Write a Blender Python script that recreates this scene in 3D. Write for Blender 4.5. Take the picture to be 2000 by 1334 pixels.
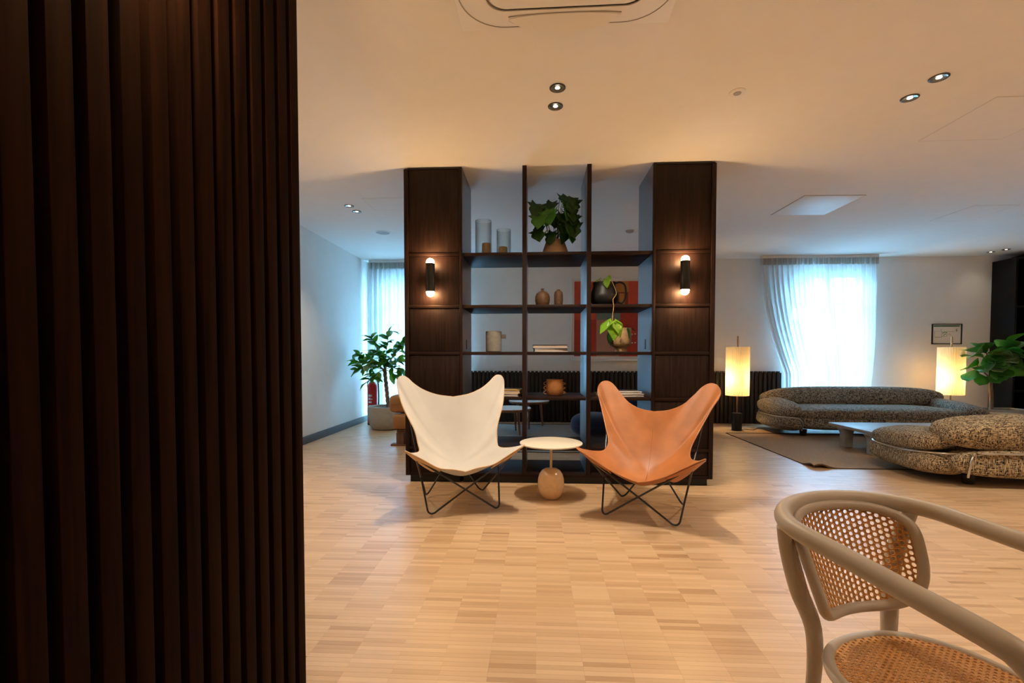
import bpy, bmesh, math, random
from mathutils import Vector, Matrix

# ------------------------------------------------------------------ camera, world, exposure
for o in list(bpy.data.objects):
    bpy.data.objects.remove(o)
scene = bpy.context.scene
COL = scene.collection
PI = math.pi
R = math.radians
random.seed(7)

H_CEIL = 2.60
Y_BACK = 7.50
X_LEFT = -2.78

cam_data = bpy.data.cameras.new('camera')
cam_data.sensor_width = 36.0
cam_data.lens = 900.0 / 2000.0 * 36.0
cam_data.shift_y = 58.0 / 2000.0
cam_data.clip_start = 0.02
cam = bpy.data.objects.new('camera', cam_data)
cam.location = (0, 0, 1.05)
cam.rotation_euler = (R(90 - 1.78), 0, R(3.05))
COL.objects.link(cam)
scene.camera = cam

world = bpy.data.worlds.new('daylight')
scene.world = world
world.use_nodes = True
bgn = world.node_tree.nodes['Background']
bgn.inputs['Color'].default_value = (0.27, 0.63, 1.0, 1)
bgn.inputs['Strength'].default_value = 42.0

vs = scene.view_settings
vs.view_transform = 'Standard'
vs.look = 'None'
vs.exposure = 0.16
vs.gamma = 1.0
vs.use_curve_mapping = False

WARM = (1.0, 0.855, 0.67)
WARM_DEEP = (1.0, 0.56, 0.25)
SPOT_POWER = 60.0


def portal(x0, x1, z0, z1, y):
    d = bpy.data.lights.new('window_daylight', 'AREA')
    d.shape = 'RECTANGLE'
    d.size = x1 - x0
    d.size_y = z1 - z0
    d.cycles.is_portal = True
    o = bpy.data.objects.new('window_daylight', d)
    o.location = ((x0 + x1) / 2, y, (z0 + z1) / 2)
    o.rotation_euler = (R(-90), 0, 0)
    COL.objects.link(o)


WIN = [(-2.62, -1.22, 0.03, 2.36), (3.98, 5.18, 0.03, 2.36)]
for a in WIN:
    portal(*a, Y_BACK + 0.02)


# ------------------------------------------------------------------ materials
def new_mat(name):
    m = bpy.data.materials.new(name)
    m.use_nodes = True
    nt = m.node_tree
    return m, nt, nt.nodes['Principled BSDF']


def rgba(c):
    return (c[0], c[1], c[2], 1.0)


def plain(name, col, rough=0.5, metal=0.0, spec=0.5, var=0.0, scale=8.0, bump=0.0, bscale=200.0, sheen=0.0):
    """One colour with a little procedural unevenness and fine relief."""
    m, nt, b = new_mat(name)
    b.inputs['Roughness'].default_value = rough
    b.inputs['Metallic'].default_value = metal
    b.inputs['Specular IOR Level'].default_value = spec
    if sheen:
        b.inputs['Sheen Weight'].default_value = sheen
    tc = nt.nodes.new('ShaderNodeTexCoord')
    if var > 0:
        n = nt.nodes.new('ShaderNodeTexNoise')
        n.inputs['Scale'].default_value = scale
        n.inputs['Detail'].default_value = 4
        nt.links.new(tc.outputs['Object'], n.inputs['Vector'])
        r = nt.nodes.new('ShaderNodeValToRGB')
        r.color_ramp.elements[0].position = 0.3
        r.color_ramp.elements[1].position = 0.7
        r.color_ramp.elements[0].color = rgba([c * (1 - var) for c in col])
        r.color_ramp.elements[1].color = rgba([min(1, c * (1 + var)) for c in col])
        nt.links.new(n.outputs['Fac'], r.inputs['Fac'])
        nt.links.new(r.outputs['Color'], b.inputs['Base Color'])
    else:
        b.inputs['Base Color'].default_value = rgba(col)
    if bump > 0:
        n2 = nt.nodes.new('ShaderNodeTexNoise')
        n2.inputs['Scale'].default_value = bscale
        nt.links.new(tc.outputs['Object'], n2.inputs['Vector'])
        bp = nt.nodes.new('ShaderNodeBump')
        bp.inputs['Strength'].default_value = bump
        bp.inputs['Distance'].default_value = 0.004
        nt.links.new(n2.outputs['Fac'], bp.inputs['Height'])
        nt.links.new(bp.outputs['Normal'], b.inputs['Normal'])
    return m


def wood(name, dark, light, rough=0.45, axis='Z', scale=14.0, spec=0.4):
    m, nt, b = new_mat(name)
    tc = nt.nodes.new('ShaderNodeTexCoord')
    oi = nt.nodes.new('ShaderNodeObjectInfo')
    add = nt.nodes.new('ShaderNodeVectorMath')
    add.operation = 'ADD'
    nt.links.new(tc.outputs['Object'], add.inputs[0])
    cmb = nt.nodes.new('ShaderNodeCombineXYZ')
    mul = nt.nodes.new('ShaderNodeMath')
    mul.operation = 'MULTIPLY'
    mul.inputs[1].default_value = 17.0
    nt.links.new(oi.outputs['Random'], mul.inputs[0])
    for k in 'XYZ':
        nt.links.new(mul.outputs[0], cmb.inputs[k])
    nt.links.new(cmb.outputs[0], add.inputs[1])
    mp = nt.nodes.new('ShaderNodeMapping')
    s = [scale, scale, scale]
    s['XYZ'.index(axis)] = scale * 0.06
    mp.inputs['Scale'].default_value = s
    nt.links.new(add.outputs[0], mp.inputs['Vector'])
    n = nt.nodes.new('ShaderNodeTexNoise')
    n.inputs['Scale'].default_value = 1.6
    n.inputs['Detail'].default_value = 8
    n.inputs['Distortion'].default_value = 1.2
    nt.links.new(mp.outputs[0], n.inputs['Vector'])
    w = nt.nodes.new('ShaderNodeTexNoise')
    w.inputs['Scale'].default_value = 9.0
    w.inputs['Detail'].default_value = 3
    nt.links.new(mp.outputs[0], w.inputs['Vector'])
    mx = nt.nodes.new('ShaderNodeMath')
    mx.operation = 'MULTIPLY_ADD'
    mx.inputs[1].default_value = 0.35
    nt.links.new(w.outputs['Fac'], mx.inputs[0])
    nt.links.new(n.outputs['Fac'], mx.inputs[2])
    r = nt.nodes.new('ShaderNodeValToRGB')
    r.color_ramp.elements[0].position = 0.45
    r.color_ramp.elements[1].position = 0.85
    r.color_ramp.elements[0].color = rgba(dark)
    r.color_ramp.elements[1].color = rgba(light)
    nt.links.new(mx.outputs[0], r.inputs['Fac'])
    nt.links.new(r.outputs['Color'], b.inputs['Base Color'])
    bp = nt.nodes.new('ShaderNodeBump')
    bp.inputs['Strength'].default_value = 0.25
    bp.inputs['Distance'].default_value = 0.002
    nt.links.new(mx.outputs[0], bp.inputs['Height'])
    nt.links.new(bp.outputs['Normal'], b.inputs['Normal'])
    b.inputs['Roughness'].default_value = rough
    b.inputs['Specular IOR Level'].default_value = spec
    return m


STRIP_L, STRIP_W = 0.160, 0.023


def parquet(name):
    """Oak fingers: every 160 x 23 mm cell of the floor gets its own tone and grain."""
    m, nt, b = new_mat(name)
    L = nt.links
    g = nt.nodes.new('ShaderNodeNewGeometry')
    dv = nt.nodes.new('ShaderNodeVectorMath')
    dv.operation = 'DIVIDE'
    dv.inputs[1].default_value = (STRIP_L, STRIP_W, 1000)
    L.new(g.outputs['Position'], dv.inputs[0])
    fl = nt.nodes.new('ShaderNodeVectorMath')
    fl.operation = 'FLOOR'
    L.new(dv.outputs[0], fl.inputs[0])
    wn = nt.nodes.new('ShaderNodeTexWhiteNoise')
    wn.noise_dimensions = '2D'
    L.new(fl.outputs[0], wn.inputs['Vector'])
    # blocks of seven fingers share a tone too
    dv2 = nt.nodes.new('ShaderNodeVectorMath')
    dv2.operation = 'DIVIDE'
    dv2.inputs[1].default_value = (STRIP_L, STRIP_W * 7, 1000)
    L.new(g.outputs['Position'], dv2.inputs[0])
    fl2 = nt.nodes.new('ShaderNodeVectorMath')
    fl2.operation = 'FLOOR'
    L.new(dv2.outputs[0], fl2.inputs[0])
    wn2 = nt.nodes.new('ShaderNodeTexWhiteNoise')
    wn2.noise_dimensions = '2D'
    L.new(fl2.outputs[0], wn2.inputs['Vector'])
    mp = nt.nodes.new('ShaderNodeMapping')
    mp.inputs['Scale'].default_value = (6, 160, 1)
    L.new(g.outputs['Position'], mp.inputs['Vector'])
    gr = nt.nodes.new('ShaderNodeTexNoise')
    gr.inputs['Scale'].default_value = 1.0
    gr.inputs['Detail'].default_value = 5
    L.new(mp.outputs[0], gr.inputs['Vector'])
    a = nt.nodes.new('ShaderNodeMath')
    a.operation = 'MULTIPLY_ADD'
    a.inputs[1].default_value = 0.62
    L.new(wn.outputs['Value'], a.inputs[0])
    a2 = nt.nodes.new('ShaderNodeMath')
    a2.operation = 'MULTIPLY'
    a2.inputs[1].default_value = 0.22
    L.new(wn2.outputs['Value'], a2.inputs[0])
    L.new(a2.outputs[0], a.inputs[2])
    a3 = nt.nodes.new('ShaderNodeMath')
    a3.operation = 'MULTIPLY_ADD'
    a3.inputs[1].default_value = 0.25
    L.new(gr.outputs['Fac'], a3.inputs[0])
    L.new(a.outputs[0], a3.inputs[2])
    r = nt.nodes.new('ShaderNodeValToRGB')
    cr = r.color_ramp
    cr.elements[0].position = 0.08
    cr.elements[1].position = 1.0
    cr.elements[0].color = (0.40, 0.225, 0.10, 1)
    cr.elements[1].color = (0.71, 0.495, 0.295, 1)
    e = cr.elements.new(0.34)
    e.color = (0.57, 0.365, 0.195, 1)
    L.new(a3.outputs[0], r.inputs['Fac'])
    L.new(r.outputs['Color'], b.inputs['Base Color'])
    b.inputs['Roughness'].default_value = 0.36
    b.inputs['Specular IOR Level'].default_value = 1.0
    bp = nt.nodes.new('ShaderNodeBump')
    bp.inputs['Strength'].default_value = 0.12
    bp.inputs['Distance'].default_value = 0.001
    L.new(gr.outputs['Fac'], bp.inputs['Height'])
    L.new(bp.outputs['Normal'], b.inputs['Normal'])
    return m


def tweed(name, cols, scale=1.0):
    """Chunky woven boucle: short broken warp and weft threads in three yarn colours."""
    m, nt, b = new_mat(name)
    L = nt.links
    tc = nt.nodes.new('ShaderNodeTexCoord')
    outs = []
    for k, sc in enumerate(((22, 120, 130), (120, 120, 20))):
        mp = nt.nodes.new('ShaderNodeMapping')
        mp.inputs['Scale'].default_value = [q * scale for q in sc]
        mp.inputs['Location'].default_value = (k * 3.1, k * 1.7, 0)
        L.new(tc.outputs['Object'], mp.inputs['Vector'])
        n = nt.nodes.new('ShaderNodeTexNoise')
        n.inputs['Scale'].default_value = 1.0
        n.inputs['Detail'].default_value = 1.0
        L.new(mp.outputs[0], n.inputs['Vector'])
        outs.append(n)
    hf = nt.nodes.new('ShaderNodeMath')
    hf.operation = 'MAXIMUM'
    L.new(outs[0].outputs['Fac'], hf.inputs[0])
    L.new(outs[1].outputs['Fac'], hf.inputs[1])
    r = nt.nodes.new('ShaderNodeValToRGB')
    cr = r.color_ramp
    cr.elements[0].position = 0.46
    cr.elements[0].color = rgba(cols[0])
    cr.elements[1].position = 0.66
    cr.elements[1].color = rgba(cols[2])
    e = cr.elements.new(0.55)
    e.color = rgba(cols[1])
    L.new(hf.outputs[0], r.inputs['Fac'])
    L.new(r.outputs['Color'], b.inputs['Base Color'])
    bp = nt.nodes.new('ShaderNodeBump')
    bp.inputs['Strength'].default_value = 0.7
    bp.inputs['Distance'].default_value = 0.006
    L.new(hf.outputs[0], bp.inputs['Height'])
    L.new(bp.outputs['Normal'], b.inputs['Normal'])
    b.inputs['Roughness'].default_value = 0.9
    b.inputs['Specular IOR Level'].default_value = 0.15
    return m


def emitter(name, col, strength):
    m, nt, b = new_mat(name)
    b.inputs['Base Color'].default_value = rgba(col)
    b.inputs['Emission Color'].default_value = rgba(col)
    b.inputs['Emission Strength'].default_value = strength
    return m


def sheer(name, col, open_=0.4, trans=0.5):
    m, nt, b = new_mat(name)
    L = nt.links
    nt.nodes.remove(b)
    out = nt.nodes['Material Output']
    tp = nt.nodes.new('ShaderNodeBsdfTransparent')
    tl = nt.nodes.new('ShaderNodeBsdfTranslucent')
    df = nt.nodes.new('ShaderNodeBsdfDiffuse')
    tl.inputs['Color'].default_value = rgba(col)
    df.inputs['Color'].default_value = rgba(col)
    m1 = nt.nodes.new('ShaderNodeMixShader')
    m1.inputs[0].default_value = trans
    L.new(df.outputs[0], m1.inputs[1])
    L.new(tl.outputs[0], m1.inputs[2])
    m2 = nt.nodes.new('ShaderNodeMixShader')
    # fine weave: openness varies from thread to thread
    tc = nt.nodes.new('ShaderNodeTexCoord')
    mp = nt.nodes.new('ShaderNodeMapping')
    mp.inputs['Scale'].default_value = (60, 60, 3)
    L.new(tc.outputs['Object'], mp.inputs['Vector'])
    n = nt.nodes.new('ShaderNodeTexNoise')
    n.inputs['Scale'].default_value = 1
    L.new(mp.outputs[0], n.inputs['Vector'])
    ma = nt.nodes.new('ShaderNodeMath')
    ma.operation = 'MULTIPLY_ADD'
    ma.inputs[1].default_value = 0.12
    ma.inputs[2].default_value = open_ - 0.06
    L.new(n.outputs['Fac'], ma.inputs[0])
    L.new(ma.outputs[0], m2.inputs[0])
    L.new(m1.outputs[0], m2.inputs[1])
    L.new(tp.outputs[0], m2.inputs[2])
    L.new(m2.outputs[0], out.inputs['Surface'])
    return m


def glass_mat(name, tint=(1, 1, 1), gloss=0.12):
    m, nt, b = new_mat(name)
    L = nt.links
    nt.nodes.remove(b)
    out = nt.nodes['Material Output']
    tp = nt.nodes.new('ShaderNodeBsdfTransparent')
    tp.inputs['Color'].default_value = rgba(tint)
    gl = nt.nodes.new('ShaderNodeBsdfGlossy')
    gl.inputs['Roughness'].default_value = 0.03
    lw = nt.nodes.new('ShaderNodeLayerWeight')
    lw.inputs['Blend'].default_value = gloss
    mx = nt.nodes.new('ShaderNodeMixShader')
    L.new(lw.outputs['Facing'], mx.inputs[0])
    L.new(tp.outputs[0], mx.inputs[1])
    L.new(gl.outputs[0], mx.inputs[2])
    L.new(mx.outputs[0], out.inputs['Surface'])
    return m


def leafmat(name, col, trans=0.4):
    m = plain(name, col, 0.36, spec=0.5, var=0.3, scale=14)
    nt = m.node_tree
    b = nt.nodes['Principled BSDF']
    tl = nt.nodes.new('ShaderNodeBsdfTranslucent')
    tl.inputs['Color'].default_value = (min(1, col[0] * 2.2), min(1, col[1] * 1.9), col[2] * 0.9, 1)
    mx = nt.nodes.new('ShaderNodeMixShader')
    mx.inputs[0].default_value = trans
    nt.links.new(b.outputs[0], mx.inputs[1])
    nt.links.new(tl.outputs[0], mx.inputs[2])
    nt.links.new(mx.outputs[0], nt.nodes['Material Output'].inputs['Surface'])
    return m


M = {}
M['paint'] = plain('wall_paint', (0.86, 0.84, 0.80), 0.85, spec=0.2, var=0.015, bump=0.08, bscale=140)
M['ceiling'] = plain('ceiling_paint', (0.91, 0.895, 0.865), 0.9, spec=0.15, var=0.01, bump=0.05, bscale=160)
M['white'] = plain('white_lacquer', (0.86, 0.86, 0.84), 0.45, var=0.01)
M['acwhite'] = plain('unit_plastic', (0.90, 0.88, 0.845), 0.5, var=0.01)
M['floor'] = parquet('oak_parquet')
M['slat'] = wood('stained_slat', (0.0065, 0.0026, 0.0016), (0.021, 0.0080, 0.0040), 0.8, 'Z', 18, 0.05)
M['cabwood'] = wood('stained_oak_upright', (0.008, 0.0040, 0.0032), (0.025, 0.0115, 0.0078), 0.50, 'Z', 26, 0.16)
M['cabwoodx'] = wood('stained_oak_board', (0.008, 0.0040, 0.0032), (0.025, 0.0115, 0.0078), 0.50, 'X', 26, 0.16)
M['daygloss'] = wood('daylight_gloss_oak', (0.012, 0.0062, 0.0048), (0.032, 0.0155, 0.0105), 0.45, 'Z', 26, 1.0)  # same oak with gloss added so the shelf sides catch more blue daylight
_b = M['daygloss'].node_tree.nodes['Principled BSDF']
_b.inputs['Coat Weight'].default_value = 1.0
_b.inputs['Coat Roughness'].default_value = 0.42
_b.inputs['Coat IOR'].default_value = 1.9
M['black'] = plain('black_paint', (0.008, 0.007, 0.007), 0.55, var=0.1)
M['blackmetal'] = plain('black_metal', (0.012, 0.012, 0.012), 0.35, spec=0.5, var=0.05)
M['darkcab'] = plain('black_stained_wood', (0.003, 0.003, 0.0035), 0.6, var=0.2, spec=0.2, scale=20)
M['covr'] = wood('black_slat_wood', (0.010, 0.006, 0.005), (0.026, 0.015, 0.011), 0.5, 'Z', 20)
M['base'] = plain('grey_skirting', (0.085, 0.09, 0.095), 0.6, var=0.05)
M['canvas'] = plain('natural_canvas', (0.62, 0.60, 0.56), 0.9, spec=0.1, var=0.05, scale=5, bump=0.25, bscale=700)
M['canvas_edge'] = plain('canvas_binding', (0.62, 0.42, 0.24), 0.8, spec=0.2, var=0.05)
M['leather'] = plain('tan_leather', (0.46, 0.175, 0.06), 0.40, spec=0.45, var=0.16, scale=7, bump=0.12, bscale=240)
M['leather_dark'] = plain('leather_seam', (0.27, 0.09, 0.025), 0.5, var=0.1)
M['brownleather'] = plain('brown_leather', (0.36, 0.165, 0.055), 0.42, spec=0.4, var=0.12, scale=8, bump=0.1)
M['walnut'] = wood('walnut', (0.15, 0.06, 0.025), (0.30, 0.135, 0.06), 0.45, 'Z', 18)
M['brownwood'] = wood('brown_wood', (0.10, 0.045, 0.02), (0.19, 0.09, 0.04), 0.5, 'Z', 16)
M['cream'] = plain('cream_lacquer', (0.80, 0.73, 0.60), 0.35, var=0.01)
M['brassy'] = plain('sand_metal', (0.72, 0.55, 0.34), 0.35, metal=0.3, var=0.02)
M['stone'] = plain('beige_marble', (0.80, 0.53, 0.30), 0.2, spec=0.5, var=0.06, scale=40)
M['greige'] = plain('greige_bentwood', (0.50, 0.43, 0.345), 0.42, spec=0.4, var=0.04, scale=12)
M['cane'] = plain('natural_cane', (0.62, 0.31, 0.095), 0.5, var=0.16, scale=90, bump=0.3, bscale=500)
M['tweed'] = tweed('boucle_tweed', ((0.025, 0.022, 0.022), (0.27, 0.19, 0.11), (0.60, 0.48, 0.31)), 1.3)
M['tweedcool'] = tweed('boucle_tweed_grey', ((0.028, 0.028, 0.030), (0.24, 0.20, 0.15), (0.54, 0.48, 0.38)), 1.3)
M['steel'] = plain('brushed_steel', (0.60, 0.56, 0.50), 0.28, metal=0.9, var=0.02)
M['shade'] = sheer('pleated_shade', (0.92, 0.80, 0.56), 0.02, 0.60)
M['sheer'] = sheer('sheer_voile', (0.78, 0.78, 0.77), 0.12, 0.45)
M['sheerdense'] = sheer('dense_voile', (0.62, 0.62, 0.61), 0.06, 0.48)
M['tape'] = sheer('curtain_tape', (0.60, 0.56, 0.50), 0.05, 0.35)
M['glass'] = glass_mat('clear_glass', (0.94, 0.95, 0.94), 0.22)
M['pane'] = glass_mat('window_glass', (0.96, 0.98, 1.0), 0.06)
M['wax'] = plain('cream_wax', (0.62, 0.44, 0.24), 0.55, var=0.05)
M['claybeige'] = plain('beige_clay', (0.40, 0.27, 0.155), 0.75, var=0.12, scale=30, bump=0.15)
M['claybrown'] = plain('brown_clay', (0.115, 0.055, 0.022), 0.6, var=0.2, scale=45, bump=0.2)
M['clayblack'] = plain('black_clay', (0.012, 0.012, 0.014), 0.45, var=0.1)
M['claygrey'] = plain('grey_clay', (0.24, 0.215, 0.18), 0.8, var=0.1, scale=40, bump=0.15)
M['terracotta'] = plain('terracotta', (0.40, 0.155, 0.042), 0.6, var=0.12, scale=30)
M['sandclay'] = plain('sand_glaze', (0.50, 0.33, 0.17), 0.5, var=0.14, scale=25)
M['concrete'] = plain('pale_concrete', (0.46, 0.40, 0.33), 0.85, var=0.08, scale=18, bump=0.12)
M['soil'] = plain('potting_soil', (0.03, 0.02, 0.013), 0.95, var=0.4, scale=60, bump=0.6)
M['ochrebook'] = plain('ochre_cover', (0.48, 0.28, 0.07), 0.5, var=0.04)
M['paper'] = plain('book_paper', (0.50, 0.40, 0.33), 0.9, var=0.04, scale=60)
M['bluecover'] = plain('blue_cover', (0.03, 0.10, 0.21), 0.4, var=0.05)
M['darkcover'] = plain('dark_cover', (0.02, 0.022, 0.03), 0.4, var=0.05)
M['palecover'] = plain('pale_cover', (0.60, 0.58, 0.55), 0.5, var=0.03)
M['navy'] = plain('navy_velvet', (0.006, 0.012, 0.045), 0.85, spec=0.2, var=0.15, scale=12, sheen=0.25)
M['rug'] = plain('sisal_rug', (0.36, 0.245, 0.155), 0.95, spec=0.1, var=0.13, scale=45, bump=0.5, bscale=330)
M['rugedge'] = plain('rug_binding', (0.07, 0.045, 0.03), 0.9, var=0.1)
M['rugblue'] = plain('grey_rug', (0.32, 0.29, 0.26), 0.95, spec=0.1, var=0.25, scale=60, bump=0.5, bscale=330)
M['travertine'] = plain('grey_stone', (0.36, 0.35, 0.33), 0.4, var=0.12, scale=14)
M['red'] = plain('signal_red', (0.60, 0.012, 0.012), 0.3, var=0.03)
M['print'] = plain('white_print', (0.80, 0.78, 0.74), 0.6, var=0.01)
M['leaf'] = leafmat('leaf_green', (0.085, 0.29, 0.045))
M['leafdark'] = leafmat('leaf_dark_green', (0.022, 0.085, 0.016), 0.25)
M['leaflime'] = leafmat('leaf_lime', (0.22, 0.42, 0.035))
M['leafpale'] = leafmat('leaf_pale_back', (0.26, 0.40, 0.20))
M['leafblack'] = leafmat('leaf_black', (0.012, 0.017, 0.012), 0.1)
M['bark'] = wood('bark', (0.17, 0.105, 0.06), (0.40, 0.27, 0.165), 0.9, 'Z', 40)
M['stem'] = plain('green_stem', (0.10, 0.13, 0.05), 0.6, var=0.2, scale=20)
M['vine'] = plain('vine_stem', (0.36, 0.22, 0.06), 0.6, var=0.1, scale=20)
M['bulb'] = emitter('lit_globe', (1.0, 0.60, 0.28), 260.0)
M['led'] = emitter('lit_led', (1.0, 0.90, 0.76), 5.0)
M['reflector'] = plain('spot_reflector', (0.50, 0.49, 0.46), 0.22, metal=0.8, var=0.02)
M['ringgrey'] = plain('spot_trim', (0.09, 0.09, 0.085), 0.4, metal=0.4, var=0.02)
M['artred'] = plain('art_red', (0.42, 0.040, 0.022), 0.8, var=0.08, scale=12)
M['artredlight'] = plain('art_vermilion', (0.58, 0.085, 0.04), 0.8, var=0.08, scale=12)
M['artteal'] = plain('art_teal', (0.16, 0.22, 0.20), 0.8, var=0.1, scale=12)
M['artpink'] = plain('art_pink', (0.46, 0.23, 0.165), 0.8, var=0.06, scale=12)
M['artorange'] = plain('art_orange', (0.50, 0.19, 0.03), 0.8, var=0.08, scale=12)
M['artrust'] = plain('art_rust', (0.25, 0.045, 0.015), 0.8, var=0.1, scale=12)
M['plan'] = plain('plan_paper', (0.84, 0.80, 0.74), 0.5, var=0.02)
M['plangreen'] = plain('plan_green', (0.02, 0.15, 0.08), 0.6, var=0.03)
M['planline'] = plain('plan_line', (0.16, 0.16, 0.15), 0.6, var=0.03)
M['lightwood'] = wood('light_wood', (0.46, 0.25, 0.11), (0.62, 0.38, 0.19), 0.5, 'X', 16)
M['greyfabric'] = plain('grey_fabric', (0.30, 0.31, 0.30), 0.9, spec=0.1, var=0.1, scale=40, bump=0.3, bscale=500)
M['outside'] = plain('street_paving', (0.42, 0.42, 0.40), 0.9, var=0.1, scale=2)
M['facade'] = plain('street_facade', (0.50, 0.50, 0.47), 0.9, var=0.08, scale=2)
M['grille'] = plain('grey_grille', (0.40, 0.40, 0.40), 0.7, var=0.05)
M['hatchline'] = plain('hatch_joint', (0.66, 0.63, 0.58), 0.8, var=0.02)
M['linegrey'] = plain('joint_grey', (0.36, 0.33, 0.29), 0.8, var=0.02)


# ------------------------------------------------------------------ mesh helpers
class MB:
    """Collects shapes; build() links them as ONE mesh object."""

    def __init__(s):
        s.v = []
        s.f = []

    def add(s, v, f):
        o = len(s.v)
        s.v += [tuple(p) for p in v]
        s.f += [tuple(i + o for i in q) for q in f]
        return s

    def box(s, x0, x1, y0, y1, z0, z1, b=0.0):
        if b <= 0:
            v = [(x, y, z) for z in (z0, z1) for y in (y0, y1) for x in (x0, x1)]
            s.add(v, [(0, 2, 3, 1), (4, 5, 7, 6), (0, 1, 5, 4), (2, 6, 7, 3), (0, 4, 6, 2), (1, 3, 7, 5)])
            return s
        bm = bmesh.new()
        bmesh.ops.create_cube(bm, size=1)
        for q in bm.verts:
            q.co = Vector(((x0 + x1) / 2 + q.co.x * (x1 - x0), (y0 + y1) / 2 + q.co.y * (y1 - y0), (z0 + z1) / 2 + q.co.z * (z1 - z0)))
        bmesh.ops.bevel(bm, geom=bm.edges[:], offset=b, segments=2, affect='EDGES', profile=0.5)
        bm.verts.index_update()
        s.add([q.co[:] for q in bm.verts], [[q.index for q in fc.verts] for fc in bm.faces])
        bm.free()
        return s

    def tube(s, pts, r, n=10, closed=False, caps=True):
        pts = [Vector(p) for p in pts]
        N = len(pts)
        rr = r if isinstance(r, (list, tuple)) else [r] * N
        ring = []
        up = None
        for i in range(N):
            if closed:
                t = (pts[(i + 1) % N] - pts[i - 1])
            else:
                t = pts[min(i + 1, N - 1)] - pts[max(i - 1, 0)]
            t.normalize()
            if up is None:
                up = Vector((0, 0, 1)) if abs(t.z) < 0.9 else Vector((1, 0, 0))
            a = (up - t * up.dot(t))
            if a.length < 1e-6:
                a = t.orthogonal()
            a.normalize()
            up = a
            c = t.cross(a)
            ring.append([pts[i] + (a * math.cos(2 * PI * k / n) + c * math.sin(2 * PI * k / n)) * rr[i] for k in range(n)])
        v = [p for q in ring for p in q]
        f = []
        for i in range(N if closed else N - 1):
            j = (i + 1) % N
            for k in range(n):
                f.append((i * n + k, i * n + (k + 1) % n, j * n + (k + 1) % n, j * n + k))
        if not closed and caps:
            f.append(tuple(range(n))[::-1])
            f.append(tuple((N - 1) * n + k for k in range(n)))
        return s.add(v, f)

    def lathe(s, prof, n=32, c=(0, 0, 0), cap0=True, cap1=True):
        v = []
        for (r, z) in prof:
            for k in range(n):
                a = 2 * PI * k / n
                v.append((c[0] + r * math.cos(a), c[1] + r * math.sin(a), c[2] + z))
        f = []
        for i in range(len(prof) - 1):
            for k in range(n):
                f.append((i * n + k, i * n + (k + 1) % n, (i + 1) * n + (k + 1) % n, (i + 1) * n + k))
        if cap0:
            f.append(tuple(range(n))[::-1])
        if cap1:
            m = (len(prof) - 1) * n
            f.append(tuple(m + k for k in range(n)))
        return s.add(v, f)

    def pillow(s, c, size, e=0.55, ez=None, n=32, m=18, xf=None):
        """Super-ellipsoid cushion."""
        ez = ez or e
        sg = lambda a, p: math.copysign(abs(a) ** p, a)
        v = []
        for i in range(m + 1):
            ph = -PI / 2 + PI * i / m
            for k in range(n):
                th = 2 * PI * k / n
                p = Vector((size[0] / 2 * sg(math.cos(ph), ez) * sg(math.cos(th), e),
                            size[1] / 2 * sg(math.cos(ph), ez) * sg(math.sin(th), e),
                            size[2] / 2 * sg(math.sin(ph), ez)))
                if xf is not None:
                    p = xf @ p
                v.append(p + Vector(c))
        f = []
        for i in range(m):
            for k in range(n):
                f.append((i * n + k, i * n + (k + 1) % n, (i + 1) * n + (k + 1) % n, (i + 1) * n + k))
        return s.add(v, f)

    def grid(s, pts, thick=0.0):
        """pts[i][j] surface; optional thickness along the normal."""
        a, b = len(pts), len(pts[0])
        P = [[Vector(p) for p in q] for q in pts]
        v = [p for q in P for p in q]
        f = [(i * b + j, i * b + j + 1, (i + 1) * b + j + 1, (i + 1) * b + j) for i in range(a - 1) for j in range(b - 1)]
        if thick:
            nrm = []
            for i in range(a):
                for j in range(b):
                    du = P[min(i + 1, a - 1)][j] - P[max(i - 1, 0)][j]
                    dv = P[i][min(j + 1, b - 1)] - P[i][max(j - 1, 0)]
                    q = du.cross(dv)
                    nrm.append(q.normalized() if q.length > 1e-12 else Vector((0, 0, 1)))
            K = a * b
            v2 = [p + nrm[i] * thick for i, p in enumerate(v)]
            f2 = [tuple(i + K for i in q[::-1]) for q in f]
            edge = [(0, j) for j in range(b)] + [(i, b - 1) for i in range(1, a)] + [(a - 1, j) for j in range(b - 2, -1, -1)] + [(i, 0) for i in range(a - 2, 0, -1)]
            e = [i * b + j for i, j in edge]
            f3 = [(e[k], e[(k + 1) % len(e)], e[(k + 1) % len(e)] + K, e[k] + K) for k in range(len(e))]
            return s.add(v + v2, f + f2 + f3)
        return s.add(v, f)

    def mesh(s, name, mat, smooth=None):
        me = bpy.data.meshes.new(name)
        me.from_pydata(s.v, [], s.f)
        me.materials.append(mat)
        bm = bmesh.new()
        bm.from_mesh(me)
        bmesh.ops.recalc_face_normals(bm, faces=bm.faces[:])
        bm.to_mesh(me)
        bm.free()
        if smooth:
            me.polygons.foreach_set('use_smooth', [True] * len(me.polygons))
            if smooth < 179:
                me.set_sharp_from_angle(angle=R(smooth))
        me.update()
        return me

    def build(s, name, mat, parent=None, smooth=35, loc=None):
        o = bpy.data.objects.new(name, s.mesh(name, mat, smooth))
        COL.objects.link(o)
        if parent is not None:
            o.parent = parent
        if loc is not None:
            o.location = loc
        return o


def place(name, me, parent, mtx):
    o = bpy.data.objects.new(name, me)
    COL.objects.link(o)
    o.parent = parent
    o.matrix_local = mtx
    return o


def thing(name, label, cat, loc=(0, 0, 0), rz=0.0, group=None):
    o = bpy.data.objects.new(name, None)
    o.empty_display_size = 0.1
    COL.objects.link(o)
    o.location = loc
    o.rotation_euler = (0, 0, rz)
    o['label'] = label
    o['category'] = cat
    if group:
        o['group'] = group
    return o


def tag(o, label, cat, group=None):
    o['label'] = label
    o['category'] = cat
    if group:
        o['group'] = group
    return o


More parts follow.
